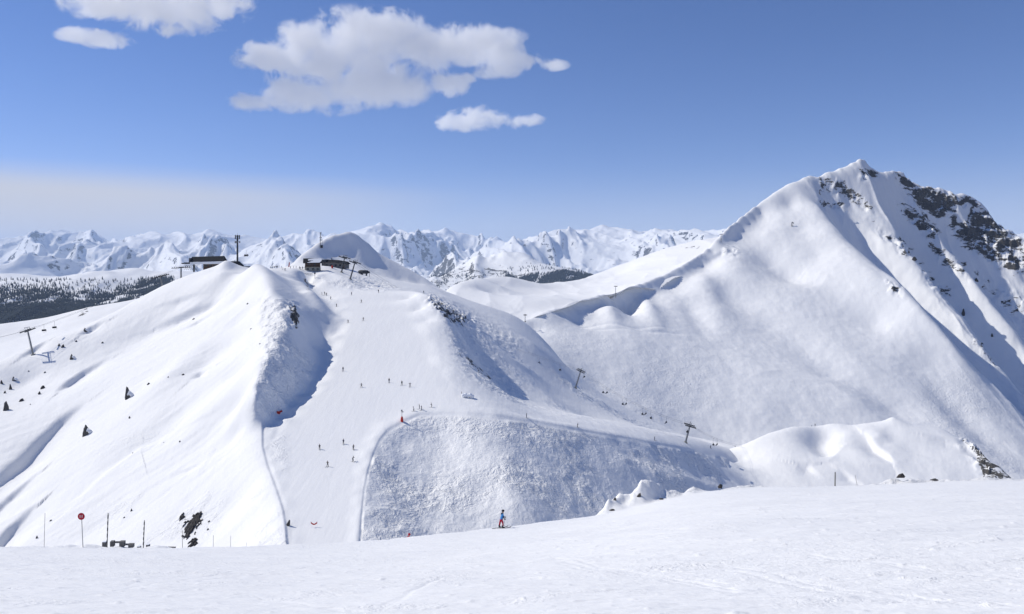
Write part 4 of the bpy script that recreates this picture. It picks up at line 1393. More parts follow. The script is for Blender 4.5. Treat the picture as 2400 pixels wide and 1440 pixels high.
def person(key, loc, yaw, label, group=None, scale=1.0, cat='person', tilt=0.0):
    me, J, hat, skis, hands = POSES[key]
    if key not in _parts:
        r = thing("person", label, cat, (0, 0, 0))
        b = bpy.data.objects.new("body", me)
        COL.objects.link(b)
        b.parent = r
        helmet_mb(J).build("helmet", hat, r, True)
        if skis:
            for s in (-1, 1):
                ski_mb(J, s).build("ski", M_DSTEEL, r)
        _parts[key] = r
    else:
        r = copy_tree(_parts[key])
    r.location = (loc[0], loc[1], loc[2] - 0.03)
    r.rotation_euler = (0, tilt, yaw)
    r.scale = (scale,) * 3
    if 'group' in r:
        del r['group']
    return tag(r, label, cat, group)


RND = random.Random(11)
GP = "skiers on the groomed piste"
for px, py, key, yaw, lab in [
    (754.5, 692, 'stand', 200, "dark skier furthest up the piste, first of three beside the blue shadow edge"),
    (761, 691, 'stand_green', 250, "dark skier in the middle of the three high on the piste by the shadow edge"),
    (765, 693, 'ski', 290, "dark skier lowest of the three close together high on the piste"),
    (775, 702, 'ski_blue', 300, "skier gliding alone just below the trio at the top of the piste"),
    (824, 692, 'stand', 260, "upright dark skier alone in the middle of the top of the piste"),
    (789, 719, 'ski', 250, "dark crouching skier on the upper piste near the tip of the shadow edge"),
    (847, 710, 'stand_brown', 245, "skier on the upper piste, right of the others, below the tracked bench"),
    (887, 686, 'stand', 270, "dark skier standing at the upper right rim of the piste"),
    (816, 757, 'ski_grey', 255, "pale grey skier in the upper middle piste, left one of a pair"),
    (851.5, 752, 'stand_brown', 260, "brown clad skier in the upper middle piste, right one of a pair"),
    (804, 870, 'stand', 270, "dark skier alone in mid piste right of the big blue shadow"),
    (847, 908, 'ski_grey', 280, "skier with arms spread in mid piste, left of the three in a row"),
    (912, 897, 'stand', 265, "dark upright skier in mid piste, first of the three in a row"),
    (942, 903, 'stand_green', 250, "skier in dark green, middle of the three in a row on mid piste"),
    (961, 907, 'stand_pale', 260, "small pale skier, last of the three in a row on mid piste"),
    (970, 964, 'ski_grey', 200, "bulky dark skier on the rim above the churned slope, nearest the red padded marker"),
    (983, 959, 'stand', 200, "tall dark skier, left one of the pair on the rim of the churned slope"),
    (988, 962, 'stand_pale', 210, "grey clad skier, right one of the pair on the rim of the churned slope"),
    (1012, 955, 'ski', 190, "tiny dark skier beyond the pair above the churned slope"),
    (749, 1053, 'ski', 285, "dark skier in the lower piste, left of a loose group of five"),
    (805, 1041, 'ski_blue', 280, "navy clad skier, topmost of the five on the lower piste"),
    (828, 1054, 'ski', 300, "dark skier right of the topmost one in the group on the lower piste"),
    (827, 1082, 'ski_grey', 330, "skier carving with arms out at the right edge of the lower piste"),
    (768, 1094, 'stand_brown', 240, "brown clad skier, lowest one on the piste"),
    (1083, 929, 'ski_grey', 200, "skier spraying powder at the foot of the tracked spur"),
    (1234, 980, 'stand', 10, "dark skier crossing on the narrow track above the churned slope"),
    (1353, 1002, 'ski', 10, "tiny dark skier further along the narrow track towards the lift pylons"),
    (1534, 1033, 'stand', 10, "dark skier on the track just before the lower lift pylon"),
    (716, 660, 'stand', 230, "person standing beside the rocky notch at the top left of the piste"),
    (993, 688, 'stand_green', 240, "person standing on the crest where the rocky spur begins"),
    (1665, 1051, 'ski', 20, "dark skier beyond the lower lift pylon at the end of the track"),
    (1723, 1052, 'stand', 20, "dark skier at the left foot of the white knoll"),
]:
    y0 = 160 if py > 640 else 300
    p = SCs.hit(px, py, y0, 640)
    person(key, p, R(yaw), lab, GP if px < 980 and py > 680 else None)
p = SB.hit(1914, 998, 300, 441)
for px, key, lab, sc in [(1902.5, 'ski', "person sitting low on the top of the white knoll, left of another", .6), (1910.5, 'stand_green', "person standing on the top of the white knoll beside a seated one", .95)]:
    q = P(px, 996, p.y)
    person(key, (q[0], q[1], SB.at(q[0], q[1])), R(200), lab, None, sc)
# the crowd at the top station
crowd = [(622, 'stand'), (627, 'stand_green'), (635, 'ski'), (640, 'stand'), (643, 'stand_brown'), (647, 'stand'), (650, 'stand_green'), (654, 'stand'), (659, 'stand'), (681, 'stand'), (687.5, 'stand_green'), (694, 'stand'), (702, 'stand'), (705, 'stand_brown'), (709, 'stand')]
for i, (px, key) in enumerate(crowd):
    Yc = 446 + 10 * RND.random() + (px > 675) * 14
    q = P(px, 630, Yc)
    person(key, (q[0], q[1], SCs.at(q[0], q[1])), RND.uniform(0, 6.28), "dark clad person standing about on the snowy flat left of the wooden hut", "people waiting on the flat at the top station")
q = P(668, 633, 434)
person('ski_grey', (q[0], q[1], SCs.at(q[0], q[1])), R(300), "skier pushing off just in front of the crowd, below the pink flag")
q = P(663, 632, 436)
person('stand_pale', (q[0], q[1], SCs.at(q[0], q[1])), R(200), "pale clad person in front of the crowd, left of the one pushing off")

# foreground skier
fl = SA.hit(1175, 1238.5, 60, 83)
fk = R(22)
me, J, hands = person_body(.10, .25, [[(.05, .06, -.28), (.16, .05, -.46)], [(.12, .08, -.26), (.36, .02, -.40)]], [(.10, 0.03), (-.14, 0.03)])
me.name = "body"
for m in (M_TROUSER, M_BLUE, M_SKIN, M_BLACK, M_NAVY):
    me.materials.append(m)
hip = J[0][2]
for p in me.polygons:
    c = p.center
    gl = any((c - h).length < .075 for h in hands)
    if gl or c.z < .16:
        p.material_index = 3
    elif c.z < hip + .02 and abs(c.y) < .2:
        p.material_index = 0
    elif c.z > hip + .58 and c.x > .12:
        p.material_index = 2
    elif abs(c.y) > .17 and c.z < hip + .34:
        p.material_index = 4
    elif c.z > hip + .56:
        p.material_index = 3
    else:
        p.material_index = 1
fs = thing("person", "skier in a blue jacket and red trousers on the rim of the foreground slope", "person", (fl[0], fl[1], fl[2] + .01), (0, 0, fk))
b = bpy.data.objects.new("body", me)
COL.objects.link(b)
b.parent = fs
helmet_mb(J, .14).build("helmet", M_BLACK, fs, True)
g = MB()
hc = Vector(J[5][:3])
g.add([hc + Vector((.085 + .03 * math.cos(a), .085 * math.sin(a), z)) for z in (-.045, .03) for a in np.linspace(-1.3, 1.3, 7)], [(i, i + 1, i + 8, i + 7) for i in range(6)])
g.build("goggles", M_GOGGLE, fs, True)
hood = MB().tube([hc + Vector((-.13, -.07, -.24)), hc + Vector((-.15, 0, -.22)), hc + Vector((-.13, .07, -.24))], [.07, .085, .07], 8)
hood.build("hood", M_BLACK, fs, True)
for s in (-1, 1):
    ski_mb(J, s, 1.7).build("ski", M_DSTEEL, fs)
    h = hands[(s + 1) // 2]
    gm = MB().tube([h + Vector((-.05, 0, .03)), h + Vector((.03, 0, -.01))], [.045, .05], 8)
    for q_, (dy, ln) in enumerate(((-.03, .085), (-.01, .10), (.012, .095), (.032, .075))):
        gm.tube([h + Vector((.02, dy, -.005)), h + Vector((.02 + ln * .6, dy, -.015)), h + Vector((.01 + ln * .7, dy, -.055))], [.014, .013, .011], 6)
    gm.tube([h + Vector((.0, -s * .04, .0)), h + Vector((.045, -s * .06, -.01)), h + Vector((.065, -s * .045, -.03))], [.016, .014, .012], 6)
    gm.build("glove", M_BLACK, fs, True)
    an = J[12 + 4 * ((s + 1) // 2) + 2]
    MB().tube([(an[0] - .01, an[1], .30), (an[0], an[1], .12), (an[0] + .02, an[1], .05)], [.075, .08, .085], 8).tube([(an[0], an[1], .08), (an[0] + .2, an[1], .065)], [.07, .05], 8).build("boot", M_DSTEEL, fs, True)
for i, h in enumerate(hands):
    wpos = Matrix.Translation(fs.location) @ Matrix.Rotation(fk, 4, 'Z') @ (h + Vector((.055, 0, -.03)))
    rt = thing("ski_pole", ["thin ski pole in the trailing hand of the blue jacketed skier", "thin ski pole in the forward hand of the blue jacketed skier"][i], "ski pole", wpos, (0, [.55, .18][i], fk))
    L = wpos.z - fs.location.z
    MB().tube([(0, 0, .06), (0, 0, -L * .93)], [.012, .007], 6).build("shaft", M_STEEL, rt)
    MB().tube([(0, 0, .10), (0, 0, -.06)], .017, 6).build("grip", M_BLACK, rt)
    MB().tube([(0, 0, -L * .85), (0, 0, -L * .87)], [.05, .05], 8).build("basket", M_BLACK, rt)
# skier half hidden behind the foreground rim
Yq = next(y_ for y_ in np.arange(69, 95, .25) if (HY - 1250.5) / F * y_ - SA.at((957 - HX) / F * y_, y_) > 1.70)
q = P(957, 1250.5, Yq)
person('stand_red', (q[0], Yq, SA.at(q[0], Yq)), R(40), "skier in red, half hidden behind the rim of the foreground slope")

# powder thrown up by the fast skier
p = SCs.hit(1094, 932, 200, 500)
bm = bmesh.new()
for i in range(16):
    u = i / 15
    m = Matrix.Translation((p.x - 1.4 + 3.4 * u + RND.uniform(-.2, .2), p.y + RND.uniform(-.4, .4), p.z + .35 + .5 * math.sin(u * 3) + RND.uniform(-.2, .3))) @ Matrix.Scale(RND.uniform(.35, .75), 4)
    bmesh.ops.create_icosphere(bm, subdivisions=2, radius=1, matrix=m)
for v in bm.verts:
    v.co += Vector((RND.uniform(-.08, .08), RND.uniform(-.08, .08), RND.uniform(-.08, .08)))
me = bpy.data.meshes.new("snow_spray")
bm.to_mesh(me)
bm.free()
me.polygons.foreach_set('use_smooth', [True] * len(me.polygons))
me.materials.append(M_SNOWC)
o = bpy.data.objects.new("snow_spray", me)
o['kind'] = 'stuff'
COL.objects.link(o)


# ---------------------------------------------------------------- lift pylons, cables, chairs
def pylon(base, H, lean, yaw, slope, label, arm=2.3, half=2.6, gantry=True, name="lift_pylon", mat=None, thin=1.0):
    mat = mat or M_STEEL
    t = thing(name, label, "lift pylon", base, (0, lean, yaw))
    MB().tube([(0, 0, -5.0), (0, 0, H * .55), (0, 0, H)], [.42 * thin, .36 * thin, .27 * thin], 10).build("tower", mat, t, True)
    MB().box((0, 0, .05), (1.5, 1.5, .7)).build("footing", M_STONE, t)
    MB().box((0, 0, H - .25), (.45 * thin, arm * 2 + .6, .45 * thin)).build("crossarm", M_DSTEEL, t)
    M = Matrix.Rotation(slope - lean, 4, 'Y')
    for s in (-1, 1):
        mb = MB()
        Ms = Matrix.Translation((0, s * arm, H - .45)) @ M
        mb.box((0, 0, 0), (half * 2, .16, .3), Ms)
        for k in range(8):
            x = -half + half * 2 * (k + .5) / 8
            mb.tube([(x, -.09, .25), (x, .09, .25)], .27, 8, Ms)
        mb.build("sheave_train", M_DSTEEL, t)
        mw = MB()
        mw.box((0, 0, -.3), (half * 1.9, .5, .06), Matrix.Translation((0, s * (arm + .55), H - .2)) @ M)
        mw.tube([(-half * .95, 0, .7), (half * .95, 0, .7)], .035, 5, Matrix.Translation((0, s * (arm + .75), H - .2)) @ M)
        mw.build("catwalk", M_STEEL, t)
    if gantry:
        MB().tube([(0, -arm, H), (0, -arm, H + 1.2)], .08, 6).tube([(0, arm, H), (0, arm, H + 1.2)], .08, 6).tube([(0, -arm - .4, H + 1.2), (0, arm + .4, H + 1.2)], .1, 6).tube([(0, 0, H - .1), (0, 0, H + 1.2)], .1, 6).build("gantry", M_STEEL, t)
    lad = MB()
    for s in (-.22, .22):
        lad.tube([(-.5, s, .6), (-.42, s, H - .3)], .03, 5)
    for k in range(int(H / .45)):
        lad.tube([(-.49, -.22, .8 + k * .45), (-.49, .22, .8 + k * .45)], .02, 4)
    lad.build("ladder", M_STEEL, t)
    return t


def top(t, H, s, arm=2.3):
    return t.matrix_basis @ Vector((0, s * arm, H - .05))


bp1, bp2 = SCs.hit(1349, 910, 300, 520), SCs.hit(1607, 1038, 300, 500)
pA = P(800.6, 645, 472)
pA = Vector((pA[0], pA[1], SCs.at(pA[0], pA[1])))
pB = P(820.6, 661, 462)
pB = Vector((pB[0], pB[1], SCs.at(pB[0], pB[1])))
H1, H2 = 44 * bp1.y / F, 43 * bp2.y / F
ty1 = pylon(bp1, H1, R(17), R(-14), R(24), "upper of two steel lift pylons on the slope, leaning, beside the blue shadow")
ty2 = pylon(bp2, H2, R(14), R(-6), R(15), "lower of two steel lift pylons on the slope, where the track ends")
tyA = pylon(pA, 37 * pA.y / F, R(14), R(-22), R(16), "dark lift pylon right behind the wooden hut, upper of the station pair", arm=2.0, half=3.0, mat=M_DSTEEL)
tyB = pylon(pB, 43 * pB.y / F, R(19), R(-22), R(18), "leaning dark lift pylon on the bank below the station, lower of the station pair", arm=2.0, half=3.0, mat=M_DSTEEL)
bL = SCs.hit(78, 832, 250, 420)
HLs = 60 * bL.y / F
tyL = pylon(bL, HLs, R(-12), R(8), R(-22), "grey steel lift pylon leaning at the far left of the white hill")
pM = SCs.hit(412, 655, 300, 425)
tyM = pylon(Vector((pM.x, 421, SCs.at(pM.x, 421))), 30 * 421 / F, 0, R(10), R(-4), "slim pale lift pylon left of the long dark roofed station", half=4.5, gantry=False)
pN = P(373, 655, 414)
tyN = pylon(Vector((pN[0], pN[1] + 4, SCs.at(pN[0], pN[1] + 4))), 30 * 414 / F, R(-8), R(10), R(-16), "slim lift pylon standing just below the hill skyline, second left of the station", half=4.0, gantry=False)
for px, py, hp, Y0, lab in [(1443, 688, 17, 850, "small lift pylon on the snowy ridge above the blue shadows"), (1231, 754, 16, 725, "small lift pylon in the notch where the two ridges meet"), (1690, 561, 12, 1000, "tiny lift pylon where the ridge meets the sky left of the peak")]:
    q = P(px, py, Y0)
    z = max(SE.at(q[0], q[1]) - .3, q[2])
    pylon(Vector((q[0], q[1], z)), hp * q[1] / F, 0, R(10), R(-4), lab, half=1.3, gantry=False, thin=.6)


def cable(pts, label, group):
    path = []
    for a, b in zip(pts[:-1], pts[1:]):
        n = 24
        sag = (b - a).length ** 2 / 3500.0
        for i in range(n):
            u = i / n
            path.append(a.lerp(b, u) - Vector((0, 0, 4 * sag * u * (1 - u))))
    path.append(pts[-1])
    o = MB().tube(path, .035, 5).build("lift_cable", M_DSTEEL, None)
    tag(o, label, "cable", group)
    return path


end2 = P(1790, 1075, 455)
CB = {}
for s, nm in ((-1, "nearer"), (1, "farther")):
    CB[s] = cable([top(tyA, 37 * pA.y / F, s, 2.0), top(tyB, 43 * pB.y / F, s, 2.0), top(ty1, H1, s), top(ty2, H2, s), Vector((end2[0], end2[1] + s * 2.3, end2[2] + 7))], "%s haul cable of the chairlift running down right of the piste" % nm, "cables of the chairlift right of the piste")
endL = P(-120, 850, 380)
CL = {}
for s, nm in ((-1, "nearer"), (1, "farther")):
    CL[s] = cable([Vector((P(450, 622, 428)[0], 428 + s * 2.3, P(450, 622, 428)[2])), top(tyM, 30 * 421 / F, s), top(tyN, 30 * 414 / F, s), top(tyL, HLs, s), Vector((endL[0], endL[1] + s * 2.3, endL[2] + 8))], "%s haul cable of the chairlift coming up at the far left" % nm, "cables of the chairlift at the far left")

chair0 = thing("lift_chair", "", "chairlift seat", (0, 0, 0))
MB().tube([(0, 0, 0), (0, .15, -.5), (0, .15, -2.2), (0, .05, -2.6)], .045, 6).tube([(-1.1, .05, -2.6), (1.1, .05, -2.6)], .05, 6).build("hanger", M_DSTEEL, chair0)
MB().box((0, -.15, -3.35), (2.3, .55, .12)).build("seat", M_BLACK, chair0)
MB().box((0, .15, -3.0), (2.3, .1, .62)).build("backrest", M_BLACK, chair0)
fr = MB()
for sx in (-1.1, 1.1):
    fr.tube([(sx, .05, -2.6), (sx, .2, -3.0), (sx, .12, -3.36), (sx, -.45, -3.36)], .035, 5)
fr.tube([(-1.1, -.5, -3.9), (1.1, -.5, -3.9)], .03, 5).tube([(-.5, -.45, -3.36), (-.5, -.5, -3.9)], .03, 5).tube([(.5, -.45, -3.36), (.5, -.5, -3.9)], .03, 5)
fr.build("side_frame", M_DSTEEL, chair0)
used = []


def chair(px, s, lines, label, group, yaw):
    best = min(lines[s], key=lambda v: abs(HX + v.x / v.y * F - px))
    i = lines[s].index(best)
    j = min(max(i + (1 if HX + best.x / best.y * F < px else -1), 0), len(lines[s]) - 1)
    a, b = best, lines[s][j]
    ua, ub = HX + a.x / a.y * F, HX + b.x / b.y * F
    t = 0 if abs(ub - ua) < 1e-6 else min(1, max(0, (px - ua) / (ub - ua)))
    c = chair0 if not used else copy_tree(chair0)
    used.append(1)
    c.location, c.rotation_euler = a.lerp(b, t), (0, 0, R(yaw))
    tag(c, label, "chairlift seat", group)


GC = "chairs hanging on the chairlift right of the piste"
for px, s, lab in [(1207, -1, "first dark lift chair up the line above the tracked gully"), (1227, 1, "second dark lift chair up the line above the tracked gully"), (1264, -1, "lift chair hanging halfway between the gully and the upper pylon"), (1313, -1, "lift chair hanging just above the upper lift pylon"),
                   (1369, 1, "lift chair right beside the head of the upper lift pylon"), (1414, -1, "left chair of the first pair below the upper lift pylon"), (1422, 1, "right chair of the first pair below the upper lift pylon"),
                   (1460, -1, "left chair of the second pair below the upper lift pylon"), (1467, 1, "right chair of the second pair below the upper lift pylon"), (1506, -1, "left chair of the small pair midway between the two lift pylons"), (1513, 1, "right chair of the small pair midway between the two lift pylons"), (1526, -1, "lone lift chair just right of the pair midway between the pylons"),
                   (1561, 1, "lift chair next above the lower lift pylon"), (1611, -1, "lift chair passing right under the head of the lower pylon"), (1672, -1, "left lift chair hanging beyond the lower pylon"), (1680, 1, "right lift chair hanging beyond the lower pylon")]:
    chair(px, s, CB, lab, GC, 60 if s < 0 else -120)
for px, s, lab in [(104, -1, "left one of two lift chairs over the shelf at the far left"), (121, 1, "right one of two lift chairs over the shelf at the far left")]:
    chair(px, s, CL, lab, "chairs hanging on the chairlift at the far left", 70)
# three riders on a chair in the air behind the mast
q = P(577, 585, 432)
c = copy_tree(chair0)
c.location, c.rotation_euler = (q[0], q[1], q[2] - .3), (0, 0, R(0))
tag(c, "lift chair with three riders hanging in the air right of the tall mast", "chairlift seat")
cz = q[2] - .3 - 3.35
o_me, o_J, o_hands = person_body(.0, .0, ARM_DOWN, LEG_N)
Js = [(0, 0, .12, .15, .12), (-.02, 0, .38, .15, .115), (-.02, 0, .55, .17, .12), (.0, 0, .68, .065), (.02, 0, .78, .09), (.03, 0, .88, .09)]
Bs = [(0, 1), (1, 2), (2, 3), (3, 4), (4, 5)]
for s in (-1, 1):
    n = len(Js)
    Js += [(-.02, s * .19, .56, .075), (.08, s * .25, .34, .055), (.3, s * .16, .25, .045)]
    Bs += [(2, n), (n, n + 1), (n + 1, n + 2)]
for s in (-1, 1):
    n = len(Js)
    Js += [(.05, s * .1, .12, .11), (.45, s * .11, .10, .085), (.5, s * .11, -.32, .07), (.66, s * .11, -.36, .055)]
    Bs += [(0, n), (n, n + 1), (n + 1, n + 2), (n + 2, n + 3)]
sit = skinned(Js, Bs)
sit.materials.append(M_BLACK)
for dx, lab in ((-.78, "rider on the left seat of the chair hanging right of the mast"), (0, "rider in the middle of the chair hanging right of the mast"), (.78, "rider on the right seat of the chair hanging right of the mast")):
    r = thing("person", lab, "person", (q[0] + dx, q[1] - .25, cz + .05), (0, 0, R(-90)), "three riders on the hanging chair")
    b = bpy.data.objects.new("body", sit)
    COL.objects.link(b)
    b.parent = r
    helmet_mb(Js).build("helmet", M_BLACK, r, True)

# ---------------------------------------------------------------- buildings at the top station
# long dark-roofed lift station, left
Yb = 428.0
k = Yb / F
q0 = P(487, 627, Yb)
zb = q0[2] - 1.0
st = thing("lift_station", "long lift station with a dark sloping roof and pale eaves band", "lift station", (q0[0], Yb, zb), (0, 0, R(-3)))
rf = MB()
rf.prism([(-9.8, 3.9), (9.2, 4.1), (9.9, 4.0), (9.9, 4.3), (9.2, 4.45), (-9.8, 4.25)], -1.0, -.7)
rf.v, rf.f = [], []
x0, x1 = -9.6, 10.2
rf.add([(x0, -2.6, 4.15), (x1, -2.6, 4.6), (x1 - 1.6, 2.0, 7.4), (x0 - .3, 2.0, 6.9), (x0, -2.6, 3.9), (x1, -2.6, 4.35), (x1 - 1.6, 6.0, 4.6), (x0 - .3, 6.0, 4.1)],
       [(0, 1, 2, 3), (0, 4, 5, 1), (4, 7, 6, 5), (3, 2, 6, 7), (0, 3, 7, 4), (1, 5, 6, 2)])
rf.build("roof", M_ROOF, st)
MB().add([(x0 + .6, -2.55, 2.6), (x1 - .1, -2.55, 2.9), (x1 - .1, -2.55, 4.3), (x0 + .6, -2.55, 3.85), (x0 + .6, -2.2, 2.6), (x1 - .1, -2.2, 2.9), (x1 - .1, -2.2, 4.3), (x0 + .6, -2.2, 3.85)],
         [(0, 1, 2, 3), (4, 7, 6, 5), (0, 4, 5, 1), (3, 2, 6, 7), (0, 3, 7, 4), (1, 5, 6, 2)]).build("eaves_band", M_SNOWC, st)
MB().box((3.6, 1.0, 1.2), (11.0, 5.0, 4.2)).build("wall", M_WOOD, st)
for xx in (-.4, 2.2, 4.8):
    MB().box((xx, -1.53, 1.9), (1.6, .1, 1.1)).build("window", M_GLASS, st)
MB().box((6.9, -1.53, 1.2), (1.2, .1, 2.4)).build("door", M_DSTEEL, st)
MB().box((-7.3, -1.2, .6), (.7, .7, 4.4)).build("support_post", M_DSTEEL, st)
mach = MB().box((-9.4, -.5, 4.9), (1.0, 2.6, 2.4)).box((-11.2, -.6, 3.5), (3.4, 1.6, .5)).box((-13.4, -.6, 3.3), (2.6, .8, .35))
for kx in range(6):
    mach.tube([(-10.2 - kx * .8, -.9, 3.1), (-10.2 - kx * .8, -.3, 3.1)], .3, 8)
mach.build("drive_machinery", M_DSTEEL, st)
fn = MB()
for kx in range(7):
    fn.tube([(-12.5 + kx * 1.1, -1.5, -.5), (-11.6 + kx * 1.1, -1.5, 2.6)], .07, 5)
    fn.tube([(-11.5 + kx * 1.1, -1.5, -.5), (-12.4 + kx * 1.1, -1.5, 2.4)], .07, 5)
fn.build("truss", M_STEEL, st)
# shed beside the mast
q = P(556, 627, 424)
sh = thing("shed", "low dark shed at the foot of the tall antenna mast", "shed", (q[0], 424, q[2] - .8))
MB().box((-1.2, 0, 1.4), (6.0, 4.0, 2.8)).build("wall", M_DSTEEL, sh)
MB().add([(-4.6, -2.5, 3.6), (.2, -2.5, 3.6), (2.8, -2.5, 1.6), (-4.6, 2.5, 4.2), (.2, 2.5, 4.2), (2.8, 2.5, 2.0), (-4.6, -2.5, 2.75), (.2, -2.5, 2.75), (2.8, -2.5, 1.3), (-4.6, 2.5, 2.75), (.2, 2.5, 2.75), (2.8, 2.5, 1.3)],
         [(0, 1, 4, 3), (1, 2, 5, 4), (6, 9, 10, 7), (7, 10, 11, 8), (0, 6, 7, 1), (1, 7, 8, 2), (3, 4, 10, 9), (4, 5, 11, 10), (0, 3, 9, 6), (2, 8, 11, 5)]).build("roof", M_ROOF, sh)
MB().box((4.6, -.5, .9), (5.2, 2.0, .9)).box((4.6, -.5, .35), (4.4, 1.6, .5)).build("platform", M_DSTEEL, sh)
# antenna mast
q = P(555, 620, 425)
ms = thing("antenna_mast", "tall dark antenna mast carrying dishes, beside the lift station", "antenna mast", (q[0], 426, q[2] - 1))
Hm = (620 - 552) * 425 / F + 1
MB().tube([(0, 0, 0), (0, 0, Hm * .6), (0, 0, Hm - .3)], [.5, .46, .4], 10).build("pole", M_DSTEEL, ms, True)
hd = MB()
for zz in (Hm - .4, Hm - 2.0, Hm - 3.6):
    hd.tube([(0, 0, zz - .1), (0, 0, zz + .1)], .95, 10)
hd.build("platform", M_DSTEEL, ms)
for i, a in enumerate(np.linspace(0, 2 * math.pi, 6, endpoint=False)):
    MB().box((1.25 * math.cos(a), 1.25 * math.sin(a), Hm - .9), (.34, .34, 2.2)).build("antenna", M_DSTEEL if i % 2 else M_STEEL, ms)
for a in (.3, 2.8, 4.7):
    c_ = Vector((1.15 * math.cos(a), 1.15 * math.sin(a), Hm - 3.7))
    d_ = Vector((math.cos(a), math.sin(a), 0))
    MB().tube([c_ - d_ * .3, c_ + d_ * .1, c_ + d_ * .3], [.2, .6, .62], 10).build("dish", M_STEEL, ms)
MB().tube([(0, 0, Hm - .3), (0, 0, Hm + 1.2)], .05, 5).build("lightning_rod", M_DSTEEL, ms)

# wooden hut
q = P(733, 637, 466)
hz0 = SCs.at(q[0], 466)
hut = thing("hut", "two-storey wooden hut with patchy snow on its roof", "hut", (q[0], 466, min(hz0, q[2]) - .3), (0, 0, R(14)))
MB().box((0, 0, 1.6), (9.2, 6.6, 3.4)).build("stone_base", M_STONE, hut)
MB().box((0, 0, 4.55), (9.0, 6.4, 2.6)).add([(-4.5, -3.2, 5.85), (4.5, -3.2, 5.85), (4.5, 3.2, 5.85), (-4.5, 3.2, 5.85), (-4.5, 0, 7.7), (4.5, 0, 7.7)], [(0, 1, 5, 4), (2, 3, 4, 5), (0, 4, 3), (1, 2, 5), (0, 3, 2, 1)]).build("timber_wall", M_WOOD, hut)
r_ = MB()
for s in (-1, 1):
    r_.add([(-5.6, s * 4.3, 5.35), (5.3, s * 4.3, 5.35), (5.3, 0, 8.0), (-5.6, 0, 8.0), (-5.6, s * 4.3, 5.6), (5.3, s * 4.3, 5.6), (5.3, 0, 8.3), (-5.6, 0, 8.3)],
           [(0, 1, 2, 3), (4, 7, 6, 5), (0, 4, 5, 1), (3, 2, 6, 7), (0, 3, 7, 4), (1, 5, 6, 2)])
rfo = r_.build("roof", M_ROOF, hut)


def roofpt(x, u, h=.03):
    return (x, -4.3 * u, 8.3 - 2.7 * u + h)


sn = [(-2.6, .22), (.2, .1), (5.2, .04), (5.25, .55), (4.0, .97), (-3.2, 1.0), (-1.2, .72), (1.0, .52), (-2.8, .5)]
MB().add([roofpt(*p, .02) for p in sn] + [roofpt(*p, .16) for p in sn], [tuple(range(9, 18))] + [(i, (i + 1) % 9, 9 + (i + 1) % 9, 9 + i) for i in range(9)]).build("snow_patch", M_SNOWC, rfo)
for xx in (-2.8, .2, 3.0):
    w = MB().box((xx, -3.33, 1.9), (1.5, .1, 1.3)).build("window", M_GLASS, hut)
    MB().box((xx, -3.38, 1.15), (1.8, .16, .14)).build("sill", M_STONE, w)
for xx in (-2.4, 1.2):
    MB().box((xx, -3.25, 4.6), (1.1, .1, 1.0)).build("window", M_GLASS, hut)
MB().box((4.62, .6, 1.5), (.1, 1.1, 2.2)).build("door", M_DSTEEL, hut)
MB().box((-4.6, -3.9, 2.95), (1.6, 1.0, .15)).box((0, -3.75, 3.25), (9.4, .9, .14)).build("balcony", M_WOOD, hut)
# low grey building behind
q = P(787, 626, 496)
lb = thing("restaurant", "low grey building with a dark sagging roof behind the wooden hut", "building", (q[0], 497, q[2] - 1.2), (0, 0, R(-8)))
MB().box((0, 0, 2.0), (15, 7, 4.0)).build("wall", M_GREYWOOD, lb)
MB().add([(-8.4, -4.2, 4.0), (8.6, -4.2, 2.9), (8.6, 4.2, 2.9), (-8.4, 4.2, 4.0), (-7.6, -.3, 6.1), (2.0, -.3, 5.6), (8.2, -.3, 4.6), (.5, -4.2, 4.0), (.5, 4.2, 4.0)],
         [(0, 7, 5, 4), (7, 1, 6, 5), (3, 4, 5, 8), (8, 5, 6, 2), (0, 4, 3), (1, 2, 6), (0, 3, 8, 7), (7, 8, 2, 1)]).build("roof", M_ROOF, lb)
for xx in (-5, -2, 1, 4):
    MB().box((xx, -3.53, 2.2), (1.4, .1, 1.3)).build("window", M_GLASS, lb)
MB().box((6.2, -3.53, 1.3), (1.2, .1, 2.2)).build("door", M_WOOD, lb)
MB().box((-7.0, -1.5, 3.6), (2.8, 4.0, 4.6)).build("stair_tower", M_DSTEEL, lb)
MB().tube([(-3, 0, 5.4), (-3, 0, 7.2)], .3, 8).build("chimney", M_GREYWOOD, lb)
# drive terminal of the chairlift on the right
q = P(852, 634, 492)
dt = thing("lift_terminal", "small dark lift terminal with a rounded hood, right of the station pylons", "lift terminal", (q[0], 492, SCs.at(q[0], 492) - .2), (0, 0, R(-12)))
MB().tube([(-3.4, 0, 2.2), (-2.6, 0, 2.4), (2.8, 0, 2.2), (3.6, 0, 1.9)], [.7, 1.2, 1.15, .6], 10).build("hood", M_DSTEEL, dt, True)
MB().box((-1.2, 0, .8), (1.2, 1.4, 2.0)).box((2.0, 0, .8), (.7, 1.0, 2.0)).build("base", M_DSTEEL, dt)
MB().box((-1.2, -.72, 1.0), (.7, .08, .6)).build("window", M_GLASS, dt)
q = P(866, 637, 489)
tm = thing("trail_post", "slim dark post with a cross board, right of the small lift terminal", "post", (q[0], 489, SCs.at(q[0], 489)))
MB().tube([(0, 0, -.3), (0, 0, 3.6)], .14, 6).build("post", M_DSTEEL, tm)
MB().box((0, -.1, 2.7), (.7, .08, .8)).build("board", M_DSTEEL, tm)
